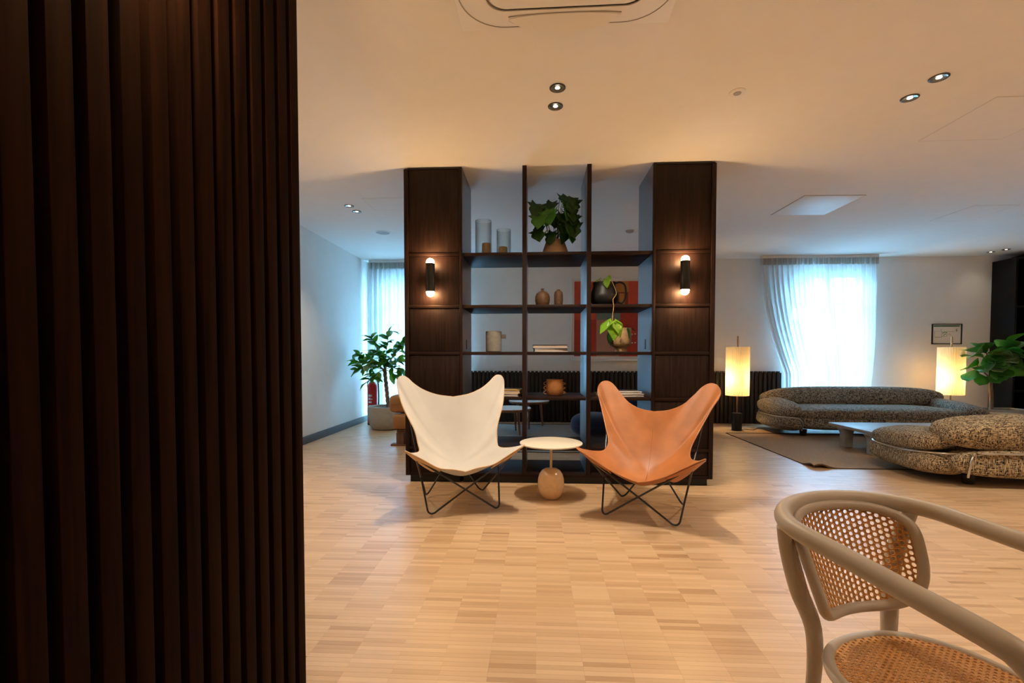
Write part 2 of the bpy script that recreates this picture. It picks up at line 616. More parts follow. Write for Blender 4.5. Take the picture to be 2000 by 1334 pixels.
def struct(o, label=None):
    o['kind'] = 'structure'
    if label:
        o['label'] = label
    return o


def bez(p0, p1, p2, n):
    return [tuple((1 - t) ** 2 * a + 2 * t * (1 - t) * b + t * t * c for a, b, c in zip(p0, p1, p2)) for t in [i / (n - 1) for i in range(n)]]


def spline(pts, per=8):
    """Catmull-Rom through the points."""
    P = [Vector(p) for p in pts]
    P = [2 * P[0] - P[1]] + P + [2 * P[-1] - P[-2]]
    out = []
    for i in range(1, len(P) - 2):
        for k in range(per):
            t = k / per
            a, b, c, d = P[i - 1], P[i], P[i + 1], P[i + 2]
            out.append(0.5 * ((2 * b) + (c - a) * t + (2 * a - 5 * b + 4 * c - d) * t * t + (3 * b - a - 3 * c + d) * t ** 3))
    out.append(P[-2])
    return out


# ------------------------------------------------------------------ the room
XR, YF = 8.20, -3.0
floor = struct(MB().box(X_LEFT - 0.1, XR + 0.1, YF - 0.1, Y_BACK + 0.1, -0.08, 0.0).build('floor', M['floor'], smooth=None),
               'pale oak mosaic parquet floor')

# parquet fingers: the nearest 300 in view one by one, the others as one mesh
CA, SA = math.cos(R(3.05)), math.sin(R(3.05))


def pixel(x, y, z):
    p = R(1.78)
    F = Vector((-SA * math.cos(p), CA * math.cos(p), -math.sin(p)))
    Rt = Vector((CA, SA, 0))
    U = Rt.cross(F)
    d = Vector((x, y, z - 1.05))
    w = d.dot(F)
    if w < 0.05:
        return None
    return (1000 + 900 * d.dot(Rt) / w, 725 - 900 * d.dot(U) / w)


def finger_mb(cx, cy, z0, z1):
    a, b, g, c = STRIP_L / 2 - 0.0001, STRIP_W / 2 - 0.0001, 0.0003, 0.0002
    v = [(cx + sx * a, cy + sy * b, z0) for sx, sy in ((-1, -1), (1, -1), (1, 1), (-1, 1))]
    v += [(cx + sx * a, cy + sy * b, z1 - c) for sx, sy in ((-1, -1), (1, -1), (1, 1), (-1, 1))]
    v += [(cx + sx * (a - g), cy + sy * (b - g), z1) for sx, sy in ((-1, -1), (1, -1), (1, 1), (-1, 1))]
    f = [(8, 9, 10, 11)]
    for k in range(4):
        j = (k + 1) % 4
        f += [(k, j, 4 + j, 4 + k), (4 + k, 4 + j, 8 + j, 8 + k)]
    return v, f


cells = []
for i in range(math.floor(-2.7 / STRIP_L), math.floor(6.0 / STRIP_L)):
    for j in range(math.floor(1.15 / STRIP_W), math.floor(5.3 / STRIP_W)):
        cx, cy = (i + 0.5) * STRIP_L, (j + 0.5) * STRIP_W
        q = pixel(cx, cy, 0)
        if q and 560 < q[0] < 2060 and q[1] < 1360:
            seen = 630 < q[0] < 1590 and q[1] < 1330
            cells.append((0 if seen else 1, cy, abs(cx), cx))
cells.sort()
me_f = MB()
v, f = finger_mb(0, 0, 0.0, 0.0015)
me_f.add(v, f)
me_f = me_f.mesh('parquet_finger', M['floor'])
rest = MB()
for n, (s_, cy, _, cx) in enumerate(cells):
    if n < 300:
        place('parquet_finger', me_f, floor, Matrix.Translation((cx, cy, 0)))
    else:
        v, f = finger_mb(cx, cy, 0.0, 0.0015 + random.uniform(-0.00012, 0.00012))
        rest.add(v, f)
o = rest.build('parquet_field', M['floor'], floor, smooth=None)
o['kind'] = 'stuff'

struct(MB().box(X_LEFT - 0.1, XR + 0.1, YF - 0.1, Y_BACK + 0.25, H_CEIL, H_CEIL + 0.1).build('ceiling', M['ceiling'], smooth=None), 'smooth white painted ceiling')
struct(MB().box(X_LEFT - 0.12, X_LEFT, YF - 0.1, Y_BACK + 0.2, 0, H_CEIL).build('wall_left', M['paint'], smooth=None), 'plain pale wall beside the ficus')
struct(MB().box(XR, XR + 0.12, YF - 0.1, Y_BACK + 0.2, 0, H_CEIL).build('wall_right', M['paint'], smooth=None))
struct(MB().box(X_LEFT, XR, YF - 0.12, YF, 0, H_CEIL).build('wall_front', M['paint'], smooth=None))
wb = MB()
xs = [X_LEFT, WIN[0][0], WIN[0][1], WIN[1][0], WIN[1][1], XR]
for k in range(0, 6, 2):
    wb.box(xs[k], xs[k + 1], Y_BACK, Y_BACK + 0.2, 0, H_CEIL)
for w_ in WIN:
    wb.box(w_[0], w_[1], Y_BACK, Y_BACK + 0.2, w_[3], H_CEIL)
    wb.box(w_[0], w_[1], Y_BACK, Y_BACK + 0.2, 0, w_[2])
struct(wb.build('wall_back', M['paint'], smooth=None), 'pale back wall with two tall windows')
struct(MB().box(X_LEFT, X_LEFT + 0.014, 1.5, Y_BACK, 0, 0.095, 0.002).build('baseboard_left', M['base']), 'dark grey skirting board under the left wall')
struct(MB().box(5.3, 6.6, Y_BACK - 0.014, Y_BACK, 0, 0.095, 0.002).build('baseboard_back', M['base']))

for n, w_ in enumerate(WIN):
    x0, x1, z0, z1 = w_
    fr = MB()
    t = 0.06
    y0, y1 = Y_BACK + 0.06, Y_BACK + 0.13
    fr.box(x0, x0 + t, y0, y1, z0, z1, 0.004).box(x1 - t, x1, y0, y1, z0, z1, 0.004)
    fr.box(x0 + t, x1 - t, y0, y1, z0, z0 + t, 0.004).box(x0 + t, x1 - t, y0, y1, z1 - t, z1, 0.004)
    xm, zt = (x0 + x1) / 2, 1.86
    fr.box(xm - 0.05, xm + 0.05, y0 - 0.005, y1, z0 + t, z1 - t, 0.004)
    fr.box(x0 + t, xm - 0.05, y0, y1, zt, zt + 0.07, 0.004).box(xm + 0.05, x1 - t, y0, y1, zt, zt + 0.07, 0.004)
    wo = struct(fr.build('window_%d' % (n + 1), M['white']), 'tall white framed window behind the sheer curtain ' + ('by the ficus' if n == 0 else 'behind the sofa'))
    for (a, b_) in ((x0 + t, xm - 0.05), (xm + 0.05, x1 - t)):
        for (c, d) in ((z0 + t, zt), (zt + 0.07, z1 - t)):
            MB().box(a, b_, Y_BACK + 0.09, Y_BACK + 0.096, c, d).build('pane', M['pane'], wo, smooth=None)

struct(MB().box(-14, 22, Y_BACK + 0.2, 26, -0.3, -0.15).build('exterior_ground', M['outside'], smooth=None), 'pale street outside the windows')
# house across the street, with window recesses
fc = MB()
fc.box(-14, 22, 20.4, 21, -0.2, 5.2)
fo = struct(fc.build('exterior_facade', M['facade'], smooth=None), 'pale house front across the street')
win_me = MB().box(-0.55, 0.55, -0.06, 0.02, 0, 1.6).box(-0.65, 0.65, -0.1, 0.02, -0.1, 0.0).mesh('house_window', M['base'])
for k in range(12):
    place('house_window', win_me, fo, Matrix.Translation((-12 + k * 2.9, 20.4, 1.0)))
    place('house_window', win_me, fo, Matrix.Translation((-12 + k * 2.9, 20.4, 3.3)))

# slatted partition in front on the left: face plane x = -0.716
XS = -0.716
SP, SW, SD = 0.0620, 0.0405, 0.042
Y_END = 1.372
part = struct(MB().box(XS - 0.17, XS - SD, -0.6, Y_END - 0.004, 0, H_CEIL).build('wall_partition', M['black'], smooth=None), 'dark partition clad in vertical wooden slats')
sl = MB().box(-SD, 0, 0, SW, 0, H_CEIL - 0.002, 0.0022).mesh('slat', M['slat'], 30)
k = 0
while Y_END - SW - k * SP > -0.3:
    place('slat', sl, part, Matrix.Translation((XS, Y_END - SW - k * SP, 0.001)))
    k += 1


# ------------------------------------------------------------------ ceiling fittings
def downlight(x, y, label, power=SPOT_POWER, angle=120, col=WARM, blend=0.7, size=0.016):
    t = thing('downlight', label, 'spotlight', (x, y, H_CEIL), 0, 'recessed ceiling spotlights')
    MB().lathe([(0.030, -0.001), (0.0465, -0.001), (0.0465, -0.004), (0.0455, -0.0055), (0.040, -0.0065), (0.036, -0.0035), (0.030, -0.0012)], 32, cap0=False, cap1=False).build('trim_ring', M['ringgrey'], t)
    tr_ = t.children[0]
    MB().lathe([(0.037, -0.0052), (0.030, -0.0030), (0.013, -0.0016)], 28, cap0=False, cap1=False).build('reflector', M['reflector'], tr_)
    MB().lathe([(0.0145, -0.0019), (0.0125, -0.0036), (0.007, -0.0048), (0.001, -0.0052)], 20).build('lens', M['led'], tr_)
    d = bpy.data.lights.new('spot_beam', 'SPOT')
    d.energy = power
    d.color = col
    d.spot_size = R(angle)
    d.spot_blend = blend
    d.shadow_soft_size = size
    lo = bpy.data.objects.new('spot_beam', d)
    lo.location = (0, 0, -0.04)
    lo.parent = t
    COL.objects.link(lo)
    return t


downlight(0.118, 2.713, 'spotlight above the round white table, nearer to the air conditioner', 74)
downlight(0.114, 2.908, 'spotlight above the round white table, nearer to the shelf', 74)
downlight(2.227, 2.728, 'spotlight of the right-hand pair, farther from the ceiling access panel', 36)
downlight(2.228, 2.930, 'spotlight of the right-hand pair, nearer to the ceiling access panel', 36)
downlight(-1.923, 4.685, 'left one of two small spotlights above the pale left wall', 22)
downlight(-1.916, 4.869, 'right one of two small spotlights above the pale left wall', 22)
downlight(6.697, 7.225, 'far spotlight by the dark shelving, nearer to the curtain', 1.2)
downlight(6.759, 7.066, 'far spotlight by the dark shelving, nearer to the right edge', 1.2)
# the same grid goes on behind the slatted partition
downlight(-1.95, 2.72, 'spotlight behind the slatted partition, nearer to the camera', 30)
downlight(-1.95, 2.91, 'spotlight behind the slatted partition, nearer to the left wall spotlights', 30)
downlight(4.45, 2.80, 'added unseen spotlight above the near sofa', 90)  # from here on: added out of view to brighten ceiling and sofa
downlight(2.23, 0.50, 'added unseen spotlight over the floor to the right of the cane chair', 50)
downlight(2.23, -1.60, 'added unseen spotlight over the floor behind the camera, farther from the front wall corner', 40)
downlight(4.45, -1.60, 'added unseen spotlight over the floor behind the camera, beside the front wall', 105)
downlight(6.70, 2.80, 'added unseen spotlight over the floor by the right wall', 100)
downlight(4.45, 0.50, 'added unseen spotlight over the floor behind the near sofa', 95)

t = thing('smoke_detector', 'small white round sensor in the ceiling', 'sensor', (1.172, 2.815, H_CEIL))
MB().lathe([(0.001, -0.001), (0.045, -0.001), (0.045, -0.004), (0.040, -0.007), (0.022, -0.008)], 32, cap1=False).build('base_ring', M['white'], t)
MB().lathe([(0.022, -0.006), (0.020, -0.010), (0.001, -0.011)], 24).build('sensor_face', M['grille'], t)
t = thing('ceiling_speaker', 'flat grey round speaker in the ceiling near the left curtain', 'speaker', (-1.914, 5.70, H_CEIL))
MB().lathe([(0.085, -0.001), (0.10, -0.001), (0.10, -0.004), (0.085, -0.006)], 40, cap0=False, cap1=False).build('trim_ring', M['white'], t)
MB().lathe([(0.001, -0.002), (0.085, -0.002), (0.085, -0.005), (0.001, -0.0055)], 40).build('grille', M['grille'], t)
t = thing('smoke_detector', 'tiny sensor on the ceiling seen through the top right bay', 'sensor', (1.138, 5.77, H_CEIL))
MB().lathe([(0.001, -0.001), (0.05, -0.001), (0.045, -0.02), (0.02, -0.03), (0.001, -0.031)], 24).build('housing', M['grille'], t)

t = thing('access_panel', 'white square access panel in the ceiling', 'panel', (2.85, 4.93, H_CEIL), R(1.5))
MB().box(-0.285, 0.285, -0.30, 0.30, -0.005, -0.0005, 0.001).build('door', M['white'], t)
fr = MB()
for (a, b_, c, d) in ((-0.292, -0.286, -0.306, 0.306), (0.286, 0.292, -0.306, 0.306), (-0.286, 0.286, -0.306, -0.301), (-0.286, 0.286, 0.301, 0.306)):
    fr.box(a, b_, c, d, -0.003, -0.0005)
fr.build('frame', M['linegrey'], t, smooth=None)


def hatch(x, y, w, d, label):
    t = thing('ceiling_hatch', label, 'hatch', (x, y, H_CEIL))
    MB().box(-w / 2, w / 2, -d / 2, d / 2, -0.0015, -0.0004).build('door', M['ceiling'], t, smooth=None)
    fr = MB()
    for (a, b_, c, e) in ((-w / 2 - .003, -w / 2, -d / 2 - .003, d / 2 + .003), (w / 2, w / 2 + .003, -d / 2 - .003, d / 2 + .003), (-w / 2, w / 2, -d / 2 - .003, -d / 2), (-w / 2, w / 2, d / 2, d / 2 + .003)):
        fr.box(a, b_, c, e, -0.0018, -0.0004)
    fr.build('joint', M['hatchline'], t, smooth=None)


hatch(3.02, 3.23, 0.56, 0.56, 'flush painted ceiling hatch at the right edge above the near sofa')
hatch(4.70, 5.29, 0.44, 0.54, 'flush painted ceiling hatch in front of the far sofa')
hatch(-1.43, 4.655, 0.55, 0.36, 'flush painted ceiling hatch left of the tall cabinet')

# air conditioner cassette
t = thing('air_conditioner', 'white square ceiling air conditioner with rounded outlet', 'air conditioner', (0.117, 1.722, H_CEIL), R(-0.6))
MB().box(-0.475, 0.475, -0.475, 0.475, -0.022, -0.0005, 0.006).build('panel', M['acwhite'], t)


def rrect(w, r, z, n=12):
    p = []
    for (cx, cy, a0) in ((w - r, w - r, 0), (-w + r, w - r, 90), (-w + r, -w + r, 180), (w - r, -w + r, 270)):
        for k in range(n + 1):
            a = R(a0 + 90 * k / n)
            p.append((cx + r * math.cos(a), cy + r * math.sin(a), z))
    return p


ring = MB()
A_, B_ = rrect(0.40, 0.17, -0.0225), rrect(0.385, 0.16, -0.034)
C_ = rrect(0.30, 0.07, -0.036)
n_ = len(A_)
ring.add(A_ + B_ + C_, [(k, (k + 1) % n_, n_ + (k + 1) % n_, n_ + k) for k in range(n_)] + [(n_ + k, n_ + (k + 1) % n_, 2 * n_ + (k + 1) % n_, 2 * n_ + k) for k in range(n_)])
ring.build('outlet_ring', M['acwhite'], t)
D_, E_ = rrect(0.295, 0.07, -0.030), rrect(0.285, 0.065, -0.0395)
g = MB()
g.add(D_ + E_, [(k, (k + 1) % n_, n_ + (k + 1) % n_, n_ + k) for k in range(n_)] + [tuple(range(n_, 2 * n_))])
g.build('grille', M['acwhite'], t)
A2, B2 = rrect(0.402, 0.172, -0.0224), rrect(0.399, 0.169, -0.0245)
MB().tube(rrect(0.403, 0.172, -0.0225), 0.0022, 6, closed=True).build('groove', M['linegrey'], t)
MB().tube(rrect(0.298, 0.072, -0.0365), 0.0018, 6, closed=True).build('groove', M['linegrey'], t)
for k in range(4):
    a = k * PI / 2
    rows = []
    for i in range(13):
        x = -0.22 + 0.44 * i / 12
        q = 1 - abs(x / 0.22) ** 3
        rows.append([(x, 0.322 + 0.02 * (1 - q), -0.0375), (x, 0.345, -0.040 - 0.012 * q), (x, 0.345 + 0.045 * q, -0.041 - 0.024 * q)])
    fl = MB().grid(rows, 0.004).build('louver', M['acwhite'], t)
    fl.rotation_euler = (0, 0, a)
    ln = MB().tube([(-0.22 + 0.44 * i / 12, 0.318 + 0.012 * abs(-1 + i / 6) ** 3, -0.0375) for i in range(13)], 0.0022, 6).build('slot', M['linegrey'], t)
    ln.rotation_euler = (0, 0, a)

for ch in t.children:
    if ch.name.split('.')[0] != 'panel':
        ch.scale = (1.13, 1.13, 1.0)

# ------------------------------------------------------------------ shelf wall
YS0, YS1 = 3.78, 4.30
CABL, CABR = (-1.090, -0.612), (0.930, 1.420)
LEV = [0.085, 0.305, 0.719, 1.092, 1.477, 1.903]
TB = 0.025


def cabinet(x0, x1, inner, label):
    t = thing('tall_cabinet', label, 'cabinet', ((x0 + x1) / 2, YS0, 0), 0, 'tall cabinets at the ends of the open shelf')
    hw = (x1 - x0) / 2
    outer = -inner
    body = MB().box(-hw, hw, 0.012, YS1 - YS0, 0.062, H_CEIL - 0.003, 0.002)
    body.build('carcass', M['cabwood'], t)
    MB().box(-hw + 0.03, hw - 0.03, 0.03, YS1 - YS0 - 0.03, 0.0, 0.062).build('plinth', M['black'], t, smooth=None)
    so = 0.034
    a, b_ = (-hw, -hw + so) if outer < 0 else (hw - so, hw)
    MB().box(a, b_, -0.012, 0.012, 0.062, H_CEIL - 0.018, 0.002).build('outer_stile', M['cabwood'], t)
    a2, b2 = (hw - 0.022, hw) if outer < 0 else (-hw, -hw + 0.022)
    MB().box(a2, b2, -0.008, 0.012, 0.062, H_CEIL - 0.003, 0.002).build('inner_stile', M['cabwood'], t)
    xl, xr = (b_, a2) if outer < 0 else (b2, a)
    zz = LEV + [H_CEIL - 0.012]
    for i, z in enumerate(LEV):
        MB().box(xl + 0.0005, xr - 0.0005, -0.008, 0.012, z - TB, z, 0.002).build('rail', M['cabwoodx'], t)
        zt = (LEV[i + 1] - TB) if i + 1 < len(LEV) else H_CEIL - 0.016
        MB().box(xl + 0.002, xr - 0.002, 0.0, 0.012, z + 0.002, zt - 0.002, 0.0015).build('front_panel', M['cabwood'], t)
    MB().box(xl, xr, -0.006, 0.012, H_CEIL - 0.016, H_CEIL - 0.003).build('top_trim', M['black'], t, smooth=None)
    xi = inner * hw
    MB().box(min(xi, xi + inner * 0.0015), max(xi, xi + inner * 0.0015), 0.0125, YS1 - YS0 - 0.001, 0.086, H_CEIL - 0.003).build('gloss_liner', M['daygloss'], t, smooth=None)  # thin added skin, carries the extra gloss for the daylight sheen
    h = MB().box(-0.004, 0.004, 0.20, 0.235, 1.115, 1.20, 0.002).build('pull_handle', M['blackmetal'], t, loc=(inner * (hw + 0.003), 0, 0))
    h['label'] = 'black pull handle'
    return t


cabinet(*CABL, 1, 'tall dark wood cabinet behind the white canvas chair')
cabinet(*CABR, -1, 'tall dark wood cabinet behind the tan leather chair')
t = thing('open_shelf', 'dark wood open shelf between the two tall cabinets', 'shelf', (0.16, YS0, 0))
DX = [(-0.117, -0.083), (0.405, 0.439)]
for (a, b_) in DX:
    MB().box(a - 0.16, b_ - 0.16, -0.004, YS1 - YS0, LEV[0] + 0.0005, H_CEIL - 0.003, 0.002).build('upright', M['daygloss'], t)
    MB().box(a - 0.16 - 0.0005, b_ - 0.16 + 0.0005, -0.007, -0.0042, LEV[0] + 0.0005, H_CEIL - 0.003).build('edge_band', M['cabwood'], t, smooth=None)
BX = [(CABL[1], DX[0][0]), (DX[0][1], DX[1][0]), (DX[1][1], CABR[0])]
for i, z in enumerate(LEV):
    if i == 0:
        MB().box(CABL[1] + 0.003 - 0.16, CABR[0] - 0.003 - 0.16, 0, YS1 - YS0, z - TB, z, 0.002).build('bottom_board', M['cabwoodx'], t)
        continue
    for (a, b_) in BX:
        MB().box(a + 0.003 - 0.16, b_ - 0.003 - 0.16, 0, YS1 - YS0, z - TB, z, 0.002).build('shelf_board', M['cabwoodx'], t)
MB().box(CABL[1] + 0.003 - 0.16, CABR[0] - 0.003 - 0.16, 0.03, 0.05, 0, 0.058).build('plinth', M['black'], t, smooth=None)


def sconce(x, label, y=YS0 - 0.001, z=1.69, rz=0.0, group='double globe wall lights on the cabinets'):
    t = thing('wall_sconce', label, 'wall light', (x, y, z), rz, group)
    yc = -0.075
    tube_ = MB().lathe([(0.026, -0.110), (0.034, -0.114), (0.036, -0.110), (0.036, 0.110), (0.034, 0.114), (0.026, 0.110)], 32, (0, yc, 0)).build('tube', M['blackmetal'], t)
    m = MB()
    m.lathe([(0.014, 0), (0.014, 0.045)], 20)
    st = m.build('bracket', M['blackmetal'], t, loc=(0, -0.001, 0))
    st.rotation_euler = (R(90), 0, 0)
    for s in (-1, 1):
        b = MB().pillow((0, yc, s * 0.122), (0.064, 0.064, 0.064), 1.0, 1.0, 24, 14).build('globe', M['bulb'], tube_, smooth=180)
        b['label'] = 'lit opal globe'
    return t


sconce(-0.858, 'lit two-globe wall light on the cabinet behind the white chair')
sconce(1.163, 'lit two-globe wall light on the cabinet behind the leather chair')
sconce(XS + 0.001, 'lit two-globe wall light high on the slatted partition', 0.772, 2.06, PI / 2, None)

# ---- things on the shelf
SY = 0.25


def on(z):
    return z + 0.0006


def hurricane(x, y, r, h, cr, ch, cdx, which):
    z = on(LEV[5])
    t = thing('glass_cylinder', which + ' open glass cylinder on the top shelf', 'candle holder', (x, y, z), 0, 'glass candle cylinders on the top shelf')
    MB().lathe([(0.002, 0.0), (r, 0.0), (r, h), (r - 0.004, h), (r - 0.004, 0.006), (0.002, 0.006)], 40).build('cylinder', M['glass'], t)
    c = thing('candle', 'cream pillar candle inside the ' + which + ' glass cylinder', 'candle', (x + cdx, y, z + 0.0066), 0, 'pillar candles')
    MB().lathe([(cr - 0.003, 0), (cr, 0.004), (cr, ch - 0.006), (cr - 0.005, ch), (cr * 0.5, ch - 0.003), (0.002, ch - 0.006)], 28).build('wax', M['wax'], c)
    MB().tube([(0, 0, ch - 0.008), (0.001, 0, ch + 0.008)], 0.0012, 6).build('wick', M['black'], c)


hurricane(-0.462, 4.02, 0.072, 0.325, 0.040, 0.125, 0.026, 'taller')
hurricane(-0.285, 4.00, 0.063, 0.240, 0.0375, 0.088, -0.006, 'shorter')

t = thing('clay_vase', 'round brown clay bottle vase with a short neck', 'vase', (0.050, 3.98, on(LEV[4])), 0, 'brown clay bottle vases')
MB().lathe([(0.038, 0), (0.054, 0.015), (0.063, 0.05), (0.063, 0.085), (0.052, 0.115), (0.030, 0.130), (0.012, 0.136), (0.0105, 0.150), (0.014, 0.156), (0.009, 0.156), (0.007, 0.14)], 36).build('body', M['claybrown'], t, 60)
t = thing('clay_vase', 'narrow brown clay bottle vase beside the round one', 'vase', (0.187, 3.99, on(LEV[4])), 0, 'brown clay bottle vases')
MB().lathe([(0.028, 0), (0.035, 0.012), (0.038, 0.05), (0.038, 0.10), (0.033, 0.128), (0.020, 0.140), (0.012, 0.143), (0.012, 0.150), (0.008, 0.150), (0.007, 0.14)], 32).build('body', M['claybrown'], t, 60)

bv = thing('black_jug', 'black belly jug with a looped handle', 'jug', (0.575, 3.99, on(LEV[4])))
MB().lathe([(0.06, 0), (0.095, 0.018), (0.122, 0.06), (0.120, 0.10), (0.100, 0.15), (0.094, 0.175), (0.098, 0.205), (0.090, 0.205), (0.086, 0.175), (0.092, 0.15), (0.02, 0.03)], 44, cap1=True).build('body', M['clayblack'], bv, 60)
MB().tube(spline([(0.09, 0, 0.198), (0.135, 0, 0.208), (0.172, 0, 0.185), (0.182, 0, 0.13), (0.176, 0, 0.07), (0.15, 0, 0.03), (0.11, 0, 0.04)], 6), 0.008, 10).build('handle', M['clayblack'], bv)

t = thing('grey_mug_vase', 'grey clay cylinder vase with a small square handle', 'vase', (-0.372, 3.99, on(LEV[3])))
MB().lathe([(0.062, 0), (0.068, 0.006), (0.069, 0.172), (0.066, 0.178), (0.060, 0.172), (0.06, 0.03), (0.002, 0.03)], 40).build('body', M['claygrey'], t)
MB().box(0.066, 0.107, -0.012, 0.012, 0.115, 0.152, 0.004).build('handle', M['claygrey'], t)


def book(x, y, z, w, d, h, rz, cover, label, spine=None):
    t = thing('book', label, 'book', (x, y, z), rz, 'books on the open shelf')
    w, d = w * 0.97, d * 0.97
    c = 0.0042
    MB().box(-w / 2, w / 2, -d / 2, d / 2, 0, c, 0.0008).build('cover', cover, t)
    MB().box(-w / 2, w / 2, -d / 2, d / 2, h - c, h, 0.0008).build('cover', cover, t)
    MB().box(-w / 2, -w / 2 + c, -d / 2, d / 2, c, h - c).build('spine', spine or cover, t, smooth=None)
    MB().box(-w / 2 + c, w / 2 - 0.005, -d / 2 + 0.004, d / 2 - 0.004, c, h - c).build('pages', M['paper'], t, smooth=None)


z = on(LEV[3])
book(0.118, 3.97, z, 0.29, 0.21, 0.026, R(3), M['palecover'], 'pale book under the dark one on the middle shelf', M['bluecover'])
book(0.116, 3.975, z + 0.0266, 0.30, 0.22, 0.032, R(-2), M['darkcover'], 'dark covered book on top of the pale one', M['bluecover'])
z = on(LEV[2])
book(-0.29, 3.98, z, 0.32, 0.27, 0.022, R(-8), M['palecover'], 'pale book beneath the ochre one behind the white chair')
book(-0.28, 3.98, z + 0.0226, 0.31, 0.26, 0.030, R(-3), M['ochrebook'], 'ochre covered book behind the white chair')
book(0.70, 3.98, z, 0.37, 0.28, 0.022, R(5), M['palecover'], 'large pale flat book behind the leather chair')
book(0.715, 3.99, z + 0.0226, 0.33, 0.26, 0.018, R(0), M['palecover'], 'pale slim book lying on the large flat one')

t = thing('wavy_pot', 'terracotta pot with zigzag ribbon handles', 'pot', (0.158, 3.98, on(LEV[2])))
MB().lathe([(0.062, 0), (0.070, 0.006), (0.074, 0.06), (0.072, 0.10), (0.069, 0.125), (0.074, 0.137), (0.068, 0.137), (0.063, 0.12), (0.064, 0.03), (0.002, 0.025)], 40).build('body', M['terracotta'], t, 60)
for s in (-1, 1):
    pts = []
    for k in range(25):
        u = k / 24
        pts.append((s * (0.080 + 0.013 * math.sin(u * 6 * PI - 0.6)), 0, 0.012 + 0.113 * u))
    rows = [[(p[0], -0.011, p[2]), (p[0], 0.011, p[2])] for p in pts]
    MB().grid(rows, 0.007).build('handle', M['terracotta'], t)


# ---- leaves and plants
def leaf_mesh(name, kind, mat, n=9, fold=0.25, droop=0.25):
    """Unit-length leaf along +Y, midrib at x=0, with thickness."""
    W = {'oval': lambda t: 0.27 * math.sin(PI * t ** 0.85) ** 0.8,
         'fiddle': lambda t: 0.10 + 0.36 * math.sin(PI * min(1, t * 0.96) ** 1.4) ** 0.7 if 0.02 < t < 0.99 else 0.02,
         'heart': lambda t: 0.46 * (math.sin(PI * (t * 0.84 + 0.16)) ** 0.9) * (1 - 0.25 * t),
         'strap': lambda t: 0.11 * math.sin(PI * t ** 0.8) ** 0.7,
         'lobed': lambda t: (0.40 + 0.10 * math.cos(t * 5 * PI)) * math.sin(PI * (t * 0.88 + 0.11)) ** 0.7}[kind]
    rows = []
    for i in range(n + 1):
        t = i / n
        w = max(0.004, W(min(max(t, 1e-4), 1 - 1e-4)))
        row = []
        for j in range(-2, 3):
            u = j / 2
            zz = fold * abs(u) * w - droop * t * t + 0.03 * math.sin(t * 9 + u * 2) * abs(u)
            back = -0.12 * (abs(u) ** 2) * (1 - t) ** 6 if kind in ('heart', 'lobed') else 0
            row.append((u * w, t * (1 - 0.1 * droop * t) + back, zz))
        rows.append(row)
    return MB().grid(rows, 0.006).mesh(name, mat, 180)


LM = {}
for k, m in (('ficus', 'leaf'), ('ficus_pale', 'leafpale')):
    LM[k] = leaf_mesh('leaf', 'oval', M[m], 8, 0.3, 0.3)
LM['fiddle'] = leaf_mesh('leaf', 'fiddle', M['leaf'], 9, 0.22, 0.3)
LM['fiddle_pale'] = leaf_mesh('leaf', 'fiddle', M['leafpale'], 9, 0.22, 0.3)
LM['ivy'] = leaf_mesh('leaf', 'lobed', M['leafdark'], 10, 0.3, 0.4)
LM['ivy2'] = leaf_mesh('leaf', 'lobed', M['leaf'], 10, 0.3, 0.4)
LM['pothos'] = leaf_mesh('leaf', 'heart', M['leaflime'], 9, 0.2, 0.3)
LM['strap'] = leaf_mesh('leaf', 'strap', M['leafdark'], 9, 0.25, 0.5)
LM['black'] = leaf_mesh('leaf', 'oval', M['leafblack'], 7, 0.3, 0.3)


def leaf_at(parent, kind, p, d, size, roll=0.0, name='leaf'):
    """Leaf rooted at p, pointing along d."""
    d = Vector(d).normalized()
    x = d.cross(Vector((0, 0, 1)))
    x = x.normalized() if x.length > 1e-3 else Vector((1, 0, 0))
    z = x.cross(d)
    m = Matrix((x, d, z)).transposed().to_4x4()
    m = Matrix.Translation(p) @ m @ Matrix.Rotation(roll, 4, 'Y') @ Matrix.Scale(size, 4)
    return place(name, LM[kind], parent, m)


rng = random.Random(3)

# ivy-leaved plant on the top shelf
t = thing('leafy_pot_plant', 'dark green lobed-leaf plant in a beige clay pot on the top shelf', 'plant', (0.158, 3.99, on(LEV[5])))
MB().lathe([(0.112, 0), (0.118, 0.005), (0.116, 0.02), (0.100, 0.07), (0.084, 0.115), (0.080, 0.130), (0.084, 0.138), (0.076, 0.138), (0.072, 0.12), (0.002, 0.118)], 40).build('pot', M['claybeige'], t, 60)
tips = [(-0.205, 0.0, 0.400, 'ivy'), (-0.175, -0.06, 0.300, 'ivy2'), (-0.18, -0.02, 0.215, 'ivy'), (-0.11, -0.07, 0.175, 'ivy2'), (-0.115, 0.03, 0.285, 'ivy'),
        (-0.06, -0.05, 0.345, 'ivy2'), (-0.025, -0.08, 0.320, 'ivy2'), (-0.03, 0.04, 0.42, 'ivy'), (0.055, 0.0, 0.46, 'ivy'), (0.105, -0.05, 0.425, 'ivy'),
        (0.075, -0.09, 0.385, 'ivy2'), (0.16, 0.0, 0.425, 'ivy'), (0.115, -0.07, 0.335, 'ivy'), (0.055, -0.08, 0.300, 'ivy'), (0.17, -0.02, 0.31, 'ivy'),
        (0.10, -0.10, 0.255, 'ivy'), (0.165, -0.05, 0.25, 'ivy'), (0.035, -0.09, 0.235, 'ivy'), (0.115, -0.06, 0.185, 'ivy2'), (0.0, 0.06, 0.33, 'ivy'),
        (0.08, 0.08, 0.36, 'ivy'), (0.135, 0.07, 0.30, 'ivy'), (-0.03, -0.05, 0.185, 'ivy'), (0.06, 0.09, 0.27, 'ivy')]
stems = MB()
